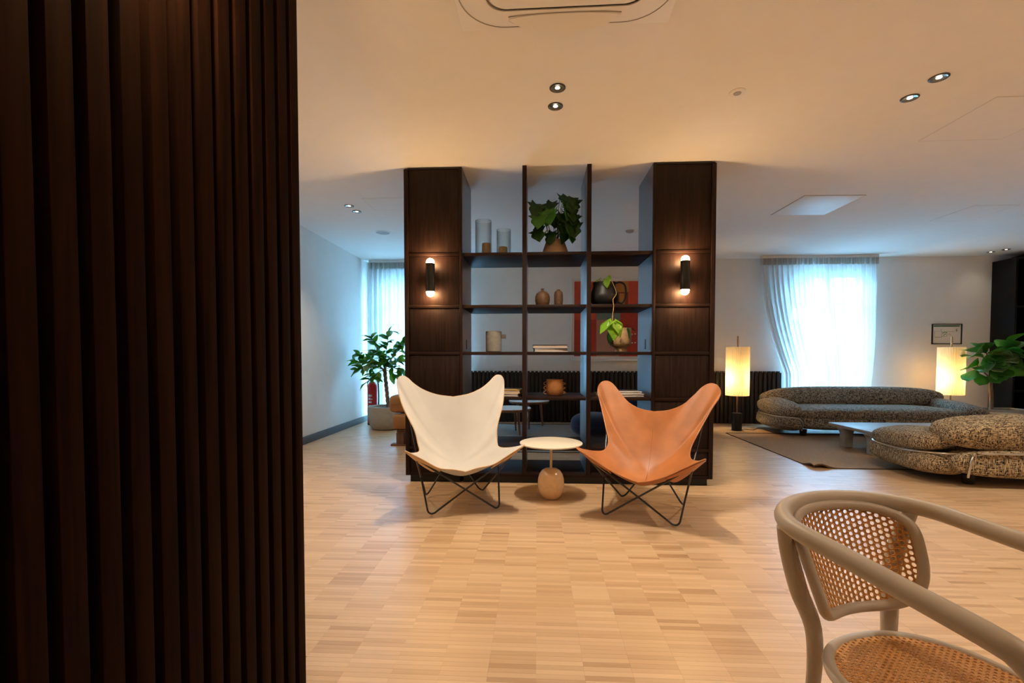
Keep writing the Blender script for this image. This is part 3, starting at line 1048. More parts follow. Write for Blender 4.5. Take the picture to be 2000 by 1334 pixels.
for (x, y, zz, kd) in tips:
    zz *= 1.09 if zz > 0.28 else 1.0
    b0 = (x * 0.22 + rng.uniform(-0.02, 0.02), y * 0.2, 0.11)
    stems.tube(bez(b0, (x * 0.35, y * 0.35, zz * 0.8 + 0.03), (x * 0.80, y * 0.86, zz + 0.02), 8), 0.0022, 6)
    sz = rng.uniform(0.15, 0.185) if zz > 0.2 else 0.13
    dx, dy = x * 1.4 + rng.uniform(-0.05, 0.05), -0.10 + rng.uniform(-0.1, 0.05)
    dz = -0.10 - 0.05 * rng.random()
    ln = math.sqrt(dx * dx + dy * dy + dz * dz)
    over = abs(x * 0.86 + dx / ln * sz) + 0.05 - 0.225
    if over > 0:      # turn the leaf towards the room instead of into the upright
        dx = math.copysign(max(0.0, abs(dx) * (1 - over / 0.12)), dx)
        dy -= 0.08
    leaf_at(t, kd, (x * 0.80, y * 0.86, zz + 0.02), (dx, dy, dz), sz, rng.uniform(-0.4, 0.4))
stems.build('stems', M['stem'], t)

# trailing vine in the black jug
t = thing('trailing_vine', 'lime green trailing vine hanging from the black jug', 'plant', (0.575, 3.99, LEV[4] + 0.10))
path = spline([(0.0, 0.0, -0.06), (0.01, -0.04, 0.08), (0.03, -0.10, 0.125), (0.06, -0.135, 0.06), (0.075, -0.165, -0.01), (0.045, -0.19, -0.06), (0.045, -0.225, -0.12), (0.035, -0.235, -0.19), (0.035, -0.24, -0.245)], 6)
MB().tube(path, 0.0028, 6).build('stem', M['vine'], t)
MB().tube(bez((0, 0, -0.05), (-0.02, -0.03, 0.1), (-0.05, -0.05, 0.13), 8), 0.0022, 6).build('stem', M['vine'], t)
leaf_at(t, 'pothos', (-0.045, -0.05, 0.128), (-0.05, -0.06, -0.02), 0.062, 0.3)
leaf_at(t, 'pothos', (0.01, -0.10, 0.12), (-0.02, -0.05, -0.09), 0.082, 0.2)
leaf_at(t, 'pothos', (0.025, -0.08, 0.115), (0.01, 0.01, 0.06), 0.05, 0.5)
leaf_at(t, 'pothos', (0.03, -0.24, -0.24), (-0.08, -0.02, -0.05), 0.145, -0.3)
leaf_at(t, 'pothos', (0.04, -0.245, -0.24), (0.055, -0.03, -0.08), 0.14, 0.4)
leaf_at(t, 'pothos', (0.035, -0.25, -0.25), (0.01, -0.05, -0.10), 0.15, 0.0)
leaf_at(t, 'pothos', (0.06, -0.235, -0.245), (0.06, 0.02, -0.02), 0.08, 0.2)

# footed pot with strappy plant
t = thing('footed_pot_plant', 'sand coloured footed pot with drooping dark leaves', 'plant', (0.722, 4.00, on(LEV[3])))
MB().lathe([(0.052, 0), (0.050, 0.03), (0.048, 0.034), (0.075, 0.048), (0.086, 0.075), (0.088, 0.12), (0.088, 0.198), (0.084, 0.204), (0.080, 0.198), (0.08, 0.18), (0.002, 0.178)], 40).build('pot', M['sandclay'], t, 50)
for (d, s, p) in (((-0.9, -0.2, 0.25), 0.13, (-0.05, 0, 0.20)), ((-0.55, -0.25, -0.75), 0.145, (-0.085, -0.03, 0.215)), ((-0.42, -0.35, -0.85), 0.165, (-0.09, -0.04, 0.215)), ((-0.3, -0.4, -0.8), 0.15, (-0.075, -0.05, 0.21)),
                  ((0.9, -0.2, 0.05), 0.10, (0.03, 0, 0.21)), ((0.25, -0.5, -0.75), 0.10, (0.035, -0.07, 0.212)), ((0.4, 0.1, 0.8), 0.06, (0.03, 0, 0.2)), ((-0.2, 0.4, 0.7), 0.07, (-0.02, 0, 0.2))):
    leaf_at(t, 'strap', p, d, s, rng.uniform(-0.4, 0.4))

# ------------------------------------------------------------------ butterfly chairs
def butterfly(name, label, loc, rz, zt, fm, mat, edge_mat, leather):
    t = thing(name, label, 'chair', loc, rz)
    wb, yb, zb, wf, yf, zf, wff, yff, wrf, yrf = 0.378, 0.29, 0.842, 0.336, -0.334, 0.437, 0.237, -0.276, 0.21, 0.181
    rr = 0.0062
    zg = rr + 0.0016

    def loop(s):
        BT, FT = Vector((s * wb * 0.965, yb + 0.062, zb - 0.014)), Vector((-s * wf * 0.955, yf, zf - 0.030))
        FF, RF = Vector((s * wff, yff, zg)), Vector((-s * wrf, yrf, zg))
        pts = []
        P = [BT, FF, FT, RF]
        for i, p in enumerate(P):
            a, c = P[i - 1], P[(i + 1) % 4]
            k = 0.045
            q0 = p + (a - p).normalized() * k
            q1 = p + (c - p).normalized() * k
            pts += [Vector(q) for q in bez(q0, p + ((q0 + q1) / 2 - p) * 0.35, q1, 6)]
        for q in pts:
            q.z = max(q.z, zg)
        return pts
    for s in (-1, 1):
        MB().tube(loop(s), rr, 10, closed=True).build('rod_frame', M['blackmetal'], t)

    n = 48
    wx = 0.272 if leather else 0.285
    if leather:
        horn = [(.10, .228, .015), (.19, .252, .055), (.26, .275, .122), (.315, .292, .182), (.365, .30, .208), (.412, .290, .194), (.430, .268, .135)]
    else:
        horn = [(.12, .235, .018), (.22, .262, .055), (.29, .283, .102), (.333, .296, .143), (.368, .30, .160), (.402, .290, .146), (.412, .268, .09)]
    half = spline([(0, .215, zt)] + [(a, b - 0.006, zt + c) for a, b, c in horn] + [(.378, .170, .69), (.305, .055, .535), (wx, .0, .45), (.28, -.08, .405),
                   (.325, -.17, .41), (.375, -.28, .44), (.388, -.350, .463), (.352, -.385, .45), (.28, -.37, .405), (.18, -.34, .34), (.08, -.315, fm + 0.022), (0, -.305, fm)], 8)
    K = len(half) - 1
    c0, c1, c2 = Vector((0, 0.215, zt)), Vector((0, 0.045, 0.055)), Vector((0, -0.305, fm))
    g = []
    for i in range(K + 1):
        v = i / K
        # the spine leaves its ends slowly, so that rows fan out into the four horns
        v2 = min(1.0, max(0.0, v + 0.07 * math.sin(2 * PI * v)))
        Cc = c0 * (1 - v2) ** 2 + c1 * 2 * v2 * (1 - v2) + c2 * v2 * v2
        row = []
        for j in range(-n // 2, n // 2 + 1):
            u = abs(j) / (n / 2)
            Bp = half[i]
            k = u ** 1.65
            p = Vector((Bp.x * u, Cc.y + (Bp.y - Cc.y) * k, Cc.z + (Bp.z - Cc.z) * k))
            if j < 0:
                p.x = -p.x
            row.append(p)
        g.append(row)
    # the ends collapse to a point at the middle of the top and front edge: keep a hair of width
    for e in (0, K):
        for j in range(n + 1):
            g[e][j] = g[e][j] + Vector(((j - n / 2) * 0.0004, 0, 0))
    sling = MB().grid(g, 0.0045).build('sling', mat, t, 75)
    if leather:
        MB().tube([g[i][n // 2] + Vector((0, -0.0015, 0.0045)) for i in range(1, K)], 0.0018, 6).build('seam', M['leather_dark'], sling)
    bd = [half[i] for i in range(K + 1)] + [Vector((-half[i].x, half[i].y, half[i].z)) for i in range(K - 1, 0, -1)]
    MB().tube(bd, 0.0038, 8, closed=True).build('binding', edge_mat, sling)
    # pockets folded under the front horns
    for s in (-1, 1):
        rows = []
        for i in range(int(K * 0.62), int(K * 0.90) + 1):
            q = (i / K - 0.62) / 0.28
            dep = math.sin(PI * min(1, max(0, q))) ** 0.6
            b0 = Vector((s * half[i].x, half[i].y, half[i].z))
            inn = g[i][n // 2 + s * int(n / 2 * (1 - 0.38 * dep))]
            rows.append([b0 + (inn - b0) * (k / 6) + Vector((0, 0.002, -0.006 - 0.028 * math.sin(PI / 2 * k / 6) * dep)) for k in range(7)])
        MB().grid(rows, 0.003).build('pocket', edge_mat, sling, 60)
    return t


butterfly('butterfly_chair', 'butterfly chair with an off-white canvas sling on black rods', (-0.563, 3.270, 0), 0.331, 0.745, 0.295, M['canvas'], M['canvas_edge'], False)
butterfly('butterfly_chair', 'butterfly chair with a tan leather sling on black rods', (0.756, 3.156, 0), -0.423, 0.655, 0.270, M['leather'], M['leather'], True)

# round side table
t = thing('side_table', 'small round cream side table on an egg-shaped stone foot', 'table', (0.108, 3.405, 0.0016))
MB().lathe([(0.226, 0.405), (0.231, 0.408), (0.231, 0.415), (0.226, 0.418), (0.002, 0.418)], 64).build('tabletop', M['cream'], t, 50)
MB().lathe([(0.0095, 0.20), (0.0095, 0.405)], 20).build('stem', M['brassy'], t)
MB().lathe([(0.045, 0.0), (0.062, 0.006), (0.080, 0.028), (0.093, 0.065), (0.0985, 0.105), (0.096, 0.145), (0.086, 0.180), (0.068, 0.206), (0.045, 0.220), (0.012, 0.224)], 48).build('foot', M['stone'], t, 60)

# ------------------------------------------------------------------ cane armchair in front
t = thing('cane_armchair', 'greige bentwood armchair with woven cane back and seat', 'chair', (0.735, 1.009, 0.0016), 0.305)
w_, b_, zb, kk, L_, wf = 0.205, 0.155, 0.702, 0.082, 0.309, 0.215
zr = lambda y: zb - kk * (b_ - y)
rail = []
arm_end = [(wf - 0.004, -L_ - 0.030, zr(-L_) - 0.012), (wf - 0.012, -L_ - 0.048, zr(-L_) - 0.04), (wf - 0.022, -L_ - 0.052, zr(-L_) - 0.09), (wf - 0.036, -L_ - 0.040, 0.47), (wf - 0.044, -L_ - 0.030, 0.43)]
left = [(-x, y, z) for (x, y, z) in arm_end][::-1] + [(-wf, -L_, zr(-L_)), (-wf + 0.003, -0.2, zr(-0.2)), (-w_ - 0.002, -0.09, zr(-0.09))]
back = [(-w_ * math.cos(a), b_ * math.sin(a), zr(b_ * math.sin(a))) for a in [PI * i / 12 for i in range(13)]]
right = [(-x, y, z) for (x, y, z) in left][::-1]
MB().tube(spline(left + back + right, 6), 0.0185, 16).build('arm_rail', M['greige'], t, 60)
ps = (w_ - 0.020, b_ - 0.018)


def psurf(s, z, off=0.0):
    a = PI / 2 - s * R(63)
    k = 1 - 0.16 * (max(0, 0.69 - z) / 0.2) ** 1.5
    return Vector(((ps[0] * k + off) * math.cos(a), (ps[1] + off) * math.sin(a) - 0.36 * (0.69 - z), z))


ZC, ZB = 0.612, 0.480
ztop = lambda s: zr(psurf(s, 0.69).y) - 0.010


def outline(phi):
    c, q = math.cos(phi), math.sin(phi)
    s_ = math.copysign(abs(c) ** 0.62, c)
    if q >= 0:
        return s_, ZC + abs(q) ** 0.5 * (ztop(s_) - ZC)
    return s_, ZC - abs(q) ** 0.72 * (ZC - ZB)


def inside(s_, z):
    if abs(s_) >= 1:
        return False
    if z >= ZC:
        return abs(s_) ** (2 / 0.62) + (abs(z - ZC) / (ztop(s_) - ZC)) ** 4 < 1
    return abs(s_) ** (2 / 0.62) + (abs(z - ZC) / (ZC - ZB)) ** (2 / 0.72) < 1


fr = [psurf(*outline(2 * PI * k / 110)) for k in range(110)]
bf = MB().tube(fr, 0.0115, 12, closed=True).build('back_frame', M['greige'], t, 60)


def cane_cell(m, P, i, j, hx, hz, hole=0.76):
    """One cell of caning: a square ring with an eight-sided hole, in two layers."""
    c0 = [(-1, -1), (0, -1), (1, -1), (1, 0), (1, 1), (0, 1), (-1, 1), (-1, 0)]
    q = hole
    c1 = [(-q * .72, -q * .72), (0, -q), (q * .72, -q * .72), (q, 0), (q * .72, q * .72), (0, q), (-q * .72, q * .72), (-q, 0)]
    v = [P(i + a * hx / 2, j + b2 * hz / 2, 0.0) for a, b2 in c0] + [P(i + a * hx / 2, j + b2 * hz / 2, 0.0016) for a, b2 in c1] + \
        [P(i + a * hx / 2, j + b2 * hz / 2, -0.0012) for a, b2 in c1]
    f = [(k, (k + 1) % 8, 8 + (k + 1) % 8, 8 + k) for k in range(8)] + [(8 + k, 8 + (k + 1) % 8, 16 + (k + 1) % 8, 16 + k) for k in range(8)]
    m.add(v, f)


cb = MB()
hs, hz = 2.0 / 28, 0.0118
for i in range(29):
    s = -1 + (i + 0.5) * hs
    for j in range(23):
        z = 0.480 + (j + (0.5 if i % 2 else 0.0)) * hz
        if inside(s, z):
            cane_cell(cb, lambda a, c, o: psurf(a, c, -o), s, z, hs, hz)
o = cb.build('cane_back', M['cane'], bf, None)
o['label'] = 'golden cane webbing'
zs, rx, ry, yc = 0.426, 0.181, 0.192, -0.143


def sq(a, k=1.0):
    e = 0.85
    return (rx * k * math.copysign(abs(math.cos(a)) ** e, math.cos(a)), yc + ry * k * math.copysign(abs(math.sin(a)) ** e, math.sin(a)))


sf = MB().tube([sq(2 * PI * k / 72, 1.0) + (zs - 0.011,) for k in range(72)], 0.0125, 12, closed=True).build('seat_frame', M['greige'], t, 60)
cs = MB()
h = 0.0112
for i in range(-18, 19):
    for j in range(-19, 20):
        x, y = i * h, yc + (j + (0.5 if i % 2 else 0)) * h
        if (abs(x) / rx) ** 2.35 + (abs(y - yc) / ry) ** 2.35 < 0.985:
            cane_cell(cs, lambda a, c, o: Vector((a, c, zs - 0.004 + o * 0.8)), x, y, h, h, 0.58)
cs.build('cane_seat', M['cane'], sf, None)
for s in (-1, 1):
    MB().tube(spline([(s * 0.184, 0.072, 0.680), (s * 0.162, 0.080, 0.62), (s * 0.134, 0.078, 0.53), (s * 0.108, 0.060, 0.43), (s * 0.114, 0.066, 0.25), (s * 0.150, 0.10, 0.0)], 6),
              [0.014 + 0.005 * math.sin(PI * min(1, k / 22)) for k in range(31)], 14).build('leg', M['greige'], t, 60)
    MB().tube(spline([(s * 0.152, -0.30, 0.405), (s * 0.155, -0.305, 0.25), (s * 0.160, -0.315, 0.0)], 8), [0.018 - 0.004 * k / 16 for k in range(17)], 14).build('leg', M['greige'], t, 60)

# ------------------------------------------------------------------ sofas
def sofa(label, loc, rz, W, mat, sz=1.0):
    """Tubular sofa: bolster back, padded arms in two layers, steel tube in the creases. Faces -y."""
    t = thing('sofa', label, 'sofa', loc, rz, 'tweed sofas on the sisal rug')
    t.scale = (1, 1, sz)
    hw = W / 2
    MB().pillow((0, -0.03, 0.185), (W - 0.36, 0.86, 0.25), 0.28, 0.55, 56, 18).build('base', mat, t, 180)
    MB().pillow((0, -0.09, 0.285), (W - 0.44, 0.76, 0.19), 0.25, 0.6, 56, 18).build('seat', mat, t, 180)
    xf = Matrix.Rotation(R(-14), 3, 'X')
    MB().pillow((0, 0.30, 0.455), (W - 0.20, 0.33, 0.31), 0.34, 0.72, 64, 20, xf).build('backrest', mat, t, 180)
    MB().pillow((0, 0.355, 0.205), (W - 0.30, 0.20, 0.26), 0.25, 0.55, 56, 16).build('back_base', mat, t, 180)
    for s in (-1, 1):
        xa = Matrix.Rotation(R(s * 10), 3, 'Y') @ Matrix.Rotation(R(5), 3, 'X')
        cx = s * (hw - 0.17)
        MB().pillow((cx, -0.06, 0.345), (0.36, 0.80, 0.20), 0.62, 0.72, 36, 18, xa).build('armrest', mat, t, 180)
        xb = Matrix.Rotation(R(s * -6), 3, 'Y')
        MB().pillow((cx - s * 0.005, -0.06, 0.165), (0.37, 0.84, 0.23), 0.55, 0.68, 36, 18, xb).build('arm_base', mat, t, 180)
        p = [(s * (hw - 0.30), 0.40, 0.285), (s * (hw - 0.12), 0.34, 0.272), (s * (hw + 0.004), 0.14, 0.257), (s * (hw + 0.008), -0.12, 0.25), (s * (hw - 0.03), -0.36, 0.25), (s * (hw - 0.12), -0.475, 0.25), (s * (hw - 0.24), -0.487, 0.23), (s * (hw - 0.285), -0.478, 0.16), (s * (hw - 0.29), -0.44, 0.075)]
        MB().tube(spline(p, 6), 0.0085, 10).build('steel_tube', M['steel'], t, 60)
        p = [(s * (hw - 0.30), 0.40, 0.285), (s * (hw - 0.245), 0.455, 0.265), (s * (hw - 0.225), 0.465, 0.2), (s * (hw - 0.23), 0.44, 0.09)]
        MB().tube(spline(p, 6), 0.0085, 10).build('steel_tube', M['steel'], t, 60)
        for y in (-0.34, 0.28):
            MB().lathe([(0.035, 0), (0.038, 0.004), (0.045, 0.08)], 18, (s * (hw - 0.36), y, 0.0)).build('leg', M['black'], t)
    MB().tube([(-hw + 0.30, 0.462, 0.300), (hw - 0.30, 0.462, 0.300)], 0.0085, 10).build('steel_tube', M['steel'], t, 60)
    return t


sofa('tweed sofa standing below the bright window', (4.50, 6.60, 0.009), R(-2), 2.62, M['tweedcool'])
sofa('tweed sofa seen from behind at the right edge', (4.46, 4.20, 0.009), R(180 - 3), 2.50, M['tweed'], 0.93)


# sisal rug with a curled front corner
def rug(name, label, x0, x1, y0, y1, mat, edge, curl=None, n=40):
    rows = []
    for i in range(n + 1):
        y = y0 + (y1 - y0) * i / n
        row = []
        for j in range(n + 1):
            x = x0 + (x1 - x0) * j / n
            zz = 0.0022
            if curl:
                d = math.hypot(x - curl[0], (y - curl[1]))
                zz += 0.055 * math.exp(-(d / 0.085) ** 2)
            row.append((x, y, zz))
        rows.append(row)
    cx, cy = (x0 + x1) / 2, (y0 + y1) / 2
    rows = [[(p[0] - cx, p[1] - cy, p[2]) for p in q] for q in rows]
    t = thing(name, label, 'rug', (cx, cy, 0))
    MB().grid(rows, 0.006).build('pile', mat, t, 60)
    bd = rows[0] + [r_[-1] for r_ in rows[1:]] + rows[-1][-2::-1] + [r_[0] for r_ in rows[-2:0:-1]]
    MB().tube([(p[0], p[1], p[2] + 0.003) for p in bd], 0.0045, 6, closed=True).build('binding', edge, t)
    return t


rug('sisal_rug', 'flat brown sisal rug under the tweed sofas', 2.60, 5.90, 4.44, 6.45, M['rug'], M['rugedge'], (2.66, 4.49), 90)
rug('lounge_rug', 'grey woven rug under the walnut coffee tables', -0.95, 1.75, 5.03, 7.15, M['rugblue'], M['rugedge'])

# low stone table between the sofas
t = thing('stone_table', 'low grey stone coffee table between the two tweed sofas', 'table', (4.18, 5.36, 0.009))
MB().box(-0.65, 0.65, -0.38, 0.40, 0.215, 0.25, 0.008).build('tabletop', M['travertine'], t)
for (x, y) in ((-0.585, 0.16), (-0.585, -0.28), (0.585, 0.16), (0.585, -0.28)):
    m = MB()
    rows = []
    for i in range(9):
        z = 0.215 * i / 8
        fl = 0.045 * max(0, (i - 5) / 3) ** 2
        rows.append([(-0.045 - fl, -0.04, z), (0.045 + fl * 0.5, -0.04, z)])
    m.grid(rows, 0.09)
    lg = m.build('leg', M['travertine'], t, 40, loc=(x, y, 0))


# ------------------------------------------------------------------ floor lamps
def pleated_lamp(label, x, y):
    t = thing('floor_lamp', label, 'lamp', (x, y, 0), 0, 'pleated shade floor lamps')
    MB().lathe([(0.064, 0), (0.068, 0.004), (0.068, 0.245), (0.065, 0.25), (0.002, 0.25)], 36).build('base', M['black'], t)
    MB().lathe([(0.011, 0.25), (0.011, 1.20)], 16).build('pole', M['walnut'], t)
    MB().lathe([(0.011, 1.20), (0.013, 1.215), (0.013, 1.33), (0.010, 1.345)], 16).build('handle', M['lightwood'], t)
    n = 76
    rows = []
    for i in range(13):
        z = 0.50 + 0.69 * i / 12
        row = []
        for k in range(n + 1):
            a = 2 * PI * k / n
            r = 0.147 + (0.0090 if k % 2 else -0.0090)
            row.append((r * math.cos(a), r * math.sin(a), z))
        rows.append(row)
    shade = MB().grid(rows).build('shade', M['shade'], t, None)
    hoop = MB()
    for z in (0.502, 1.188):
        hoop.tube([(0.1360 * math.cos(2 * PI * k / 48), 0.1360 * math.sin(2 * PI * k / 48), z) for k in range(48)], 0.003, 6, closed=True)
    for k in range(3):
        a = 2 * PI * k / 3
        hoop.tube([(0.008 * math.cos(a), 0.008 * math.sin(a), 1.188), (0.14 * math.cos(a), 0.14 * math.sin(a), 1.188)], 0.002, 6)
    hoop.build('shade_ring', M['steel'], shade)
    MB().pillow((0.0, -0.035, 0.74), (0.045, 0.045, 0.08), 1, 1, 16, 10).build('bulb', M['bulblamp'], t, 180)
    d = bpy.data.lights.new('lamp_glow', 'POINT')
    d.energy = 14.0
    d.color = (1.0, 0.70, 0.36)
    d.shadow_soft_size = 0.05
    lo = bpy.data.objects.new('lamp_glow', d)
    lo.location = (0.0, 0.05, 0.74)
    lo.parent = t
    COL.objects.link(lo)
    return t


M['bulblamp'] = emitter('lit_bulb', (1.0, 0.75, 0.45), 8.0)
pleated_lamp('lit pleated floor lamp beside the dark slatted cover', 2.858, 6.72)
pleated_lamp('lit pleated floor lamp beside the framed plan', 6.01, 7.02)
tag(MB().tube(spline([(2.93, 6.73, 0.007), (3.0, 6.80, 0.007), (3.10, 6.74, 0.007), (3.2, 6.86, 0.007), (3.3, 7.0, 0.007)], 6), 0.004, 6).build('lamp_cord', M['black']),
    'thin black cord on the floor beside the sofa', 'cord')

# ------------------------------------------------------------------ back wall fittings
t = thing('radiator_cover', 'low dark slatted panel along the back wall', 'panel', (0, Y_BACK, 0))
x0, x1 = -1.075, 3.83
MB().box(x0, x1, -0.075, -0.001, 0.0, 0.80).build('backing', M['black'], t, smooth=None)
rs = MB().box(0, 0.042, -0.115, -0.0755, 0, 0.822, 0.002).mesh('slat', M['covr'], 30)
k = 0
while x0 + k * 0.066 + 0.042 < x1:
    place('slat', rs, t, Matrix.Translation((x0 + k * 0.066, 0, 0.002)))
    k += 1

t = thing('framed_artwork', 'white framed abstract picture with red colour blocks', 'picture', (1.235, Y_BACK, 0.985))
FW, FH = 1.39, 1.335
fr = MB()
fr.box(-FW / 2, -FW / 2 + 0.028, -0.035, -0.001, 0, FH, 0.002).box(FW / 2 - 0.028, FW / 2, -0.035, -0.001, 0, FH, 0.002)
fr.box(-FW / 2 + 0.028, FW / 2 - 0.028, -0.035, -0.001, 0, 0.028, 0.002).box(-FW / 2 + 0.028, FW / 2 - 0.028, -0.035, -0.001, FH - 0.028, FH, 0.002)
fr.build('frame', M['white'], t)
MB().box(-FW / 2 + 0.028, FW / 2 - 0.028, -0.012, -0.002, 0.028, FH - 0.028).build('mount', M['print'], t, smooth=None)
ax, az = -FW / 2, 0


def patch(a, b_, c, d, mat, lvl=1):
    MB().box(ax + a, ax + b_, -0.012 - 0.0012 * lvl, -0.0121, c, d).build('colour_block', M[mat], t, smooth=None)


patch(0.065, 1.325, 0.075, 0.66, 'artred')
patch(0.065, 1.325, 0.66, 1.275, 'artredlight')
patch(0.42, 0.78, 0.075, 0.66, 'artpink', 2)
patch(0.42, 0.80, 0.66, 0.78, 'artteal', 2)
patch(0.80, 1.30, 0.16, 0.76, 'artred', 2)
patch(0.70, 0.93, 1.10, 1.27, 'artorange', 2)
patch(0.70, 0.92, 0.86, 1.10, 'artrust', 2)
patch(0.78, 0.86, 0.90, 1.08, 'artorange', 3)
for (a, c) in ((0.985, 0.425), (1.035, 0.432), (0.99, 0.29), (1.037, 0.292)):
    patch(a - 0.011, a + 0.011, c - 0.008, c + 0.008, 'print', 4)

t = thing('evacuation_plan', 'small black framed floor plan on the back wall', 'sign', (6.335, Y_BACK, 1.245))
fr = MB()
fr.box(-0.22, -0.208, -0.02, -0.001, 0, 0.315).box(0.208, 0.22, -0.02, -0.001, 0, 0.315).box(-0.208, 0.208, -0.02, -0.001, 0, 0.012).box(-0.208, 0.208, -0.02, -0.001, 0.303, 0.315)
fr.build('frame', M['blackmetal'], t, smooth=None)
MB().box(-0.208, 0.208, -0.008, -0.002, 0.012, 0.303).build('sheet', M['plan'], t, smooth=None)
MB().box(-0.195, 0.19, -0.0092, -0.0081, 0.272, 0.292).build('green_band', M['plangreen'], t, smooth=None)
pl = MB()
for (a, b2, c, d) in ((-0.18, -0.075, 0.105, 0.108), (-0.18, -0.075, 0.20, 0.203), (-0.18, -0.177, 0.105, 0.2), (-0.075, 0.0, 0.118, 0.121), (-0.075, -0.072, 0.105, 0.2), (-0.07, 0.0, 0.19, 0.193), (0.0, 0.003, 0.12, 0.193),
                      (0.003, 0.11, 0.195, 0.198), (0.003, 0.07, 0.14, 0.142), (-0.16, -0.14, 0.11, 0.113), (-0.13, -0.1, 0.112, 0.115), (-0.095, -0.07, 0.222, 0.227), (0.12, 0.17, 0.215, 0.219), (0.135, 0.165, 0.235, 0.239), (0.14, 0.15, 0.195, 0.23)):
    pl.box(a, b2, -0.0090, -0.0081, c, d)
pl.build('plan_drawing', M['planline'], t, smooth=None)
gm = MB()
for (a, c) in ((-0.06, 0.17), (-0.03, 0.15), (-0.04, 0.18), (-0.015, 0.175), (-0.05, 0.135)):
    gm.box(a, a + 0.016, -0.0094, -0.0091, c, c + 0.012)
gm.build('green_mark', M['plangreen'], t, smooth=None)
MB().box(0.035, 0.05, -0.0094, -0.0081, 0.152, 0.160).build('red_mark', M['red'], t, smooth=None)


# ------------------------------------------------------------------ curtains
def curtain(label, mat, fx0, fx1, y, zt, n=260, m=26, seed=1, freq=30):
    """fx0 / fx1 give the left and right hem line for a height z."""
    r_ = random.Random(seed)
    ph = [r_.uniform(0, 6.28) for _ in range(4)]
    rows = []
    for i in range(m + 1):
        z = 0.02 + (zt - 0.02) * i / m
        a, b2 = fx0(z), fx1(z)
        row = []
        for k in range(n + 1):
            u = k / n
            amp = 0.026 + 0.010 * (1 - z / zt)
            yy = amp * math.sin(2 * PI * freq * u + ph[0] + 1.2 * math.sin(7 * u + ph[1])) + 0.012 * math.sin(2 * PI * freq * 0.37 * u + ph[2] + 0.6 * z) + 0.014 * math.sin(9 * u + ph[3])
            row.append((a + (b2 - a) * u, yy, z))
        rows.append(row)
    t = thing('sheer_curtain', label, 'curtain', (0, y, 0))
    MB().grid(rows).build('voile', M[mat], t, 180)
    top = []
    for z in (zt - 0.10, zt):
        a, b2 = fx0(zt), fx1(zt)
        top.append([(a + (b2 - a) * k / n, -0.004 + 0.028 * math.sin(2 * PI * freq * 1.9 * k / n), z) for k in range(n + 1)])
    MB().grid(top).build('pleat_tape', M['tape'], t, 180)
    MB().box(fx0(zt), fx1(zt), -0.02, 0.02, zt + 0.001, H_CEIL - 0.001).build('track', M['white'], t, smooth=None)
    return t


def left_edge(z):
    return 3.42 + 0.40 * max(0, min(1, (2.5 - z) / 1.7)) ** 1.3 + 0.02 * math.sin(z * 3)


curtain('sheer curtain swept aside in front of the window behind the sofa', 'sheer', left_edge, lambda z: 5.17 - 0.10 * max(0, (1.4 - z) / 1.4) ** 1.5, Y_BACK - 0.175, 2.56, seed=4, freq=24)
curtain('straight sheer curtain in the corner behind the ficus', 'sheerdense', lambda z: -2.69, lambda z: -1.12, Y_BACK - 0.175, 2.56, seed=9, freq=22)

# ------------------------------------------------------------------ ficus corner
t = thing('potted_ficus', 'tall ficus with a braided trunk in a pale concrete bowl', 'plant', (-2.19, 6.60, 0))
MB().lathe([(0.14, 0), (0.19, 0.012), (0.235, 0.07), (0.258, 0.16), (0.265, 0.26), (0.262, 0.33), (0.250, 0.335), (0.240, 0.325), (0.240, 0.30), (0.002, 0.30)], 56).build('bowl', M['concrete'], t, 60)
MB().lathe([(0.239, 0.298), (0.10, 0.308), (0.002, 0.31)], 40, cap0=False).build('soil', M['soil'], t)
for k in range(3):
    pts = []
    for i in range(40):
        z = 0.29 + 0.58 * i / 39
        a = 2 * PI * k / 3 + i * 0.42
        pts.append((0.017 * math.cos(a) + 0.055 * (1 - i / 39) - 0.02, 0.017 * math.sin(a), z))
    MB().tube(pts, 0.014, 8).build('trunk', M['bark'], t, 60)
branch = MB()
top = Vector((-0.02, 0, 0.86))
ends = [(-0.45, -0.05, 0.98), (-0.36, -0.12, 0.86), (-0.24, 0.05, 1.36), (-0.10, -0.1, 1.12), (0.06, -0.02, 1.42), (0.26, -0.05, 1.22), (0.33, 0.05, 1.30), (0.24, -0.12, 0.86), (0.10, -0.2, 0.98), (-0.20, -0.2, 0.92), (0.16, 0.1, 1.02), (-0.12, 0.12, 1.05), (-0.46, 0.0, 1.10), (0.26, -0.1, 0.70), (-0.20, -0.15, 0.70), (0.02, -0.12, 0.98)]
nl = 0
for e in ends:
    e = Vector(e)
    mid = (top + e) / 2 + Vector((0, 0, 0.07))
    pts = bez(top, mid, e, 12)
    branch.tube(pts, [0.007 - 0.0045 * i / 11 for i in range(12)], 6)
    cnt = 11
    for i in range(cnt):
        u = 0.42 + 0.58 * (i + rng.random() * 0.6) / cnt
        p = Vector(pts[min(11, int(u * 11.5))])
        d = (e - top).normalized() * 0.7 + Vector((rng.uniform(-1, 1), rng.uniform(-1, 0.6), rng.uniform(-0.7, 0.75)))
        d.normalize()
        sz = rng.uniform(0.12, 0.185)
        if p.x + d.x * sz < -0.50:
            d.x = max(-1, (-0.50 - p.x) / sz)
        leaf_at(t, 'ficus' if rng.random() < 0.82 else 'ficus_pale', p, d, sz, rng.uniform(-0.7, 0.7))
        nl += 1
branch.build('branches', M['bark'], t)

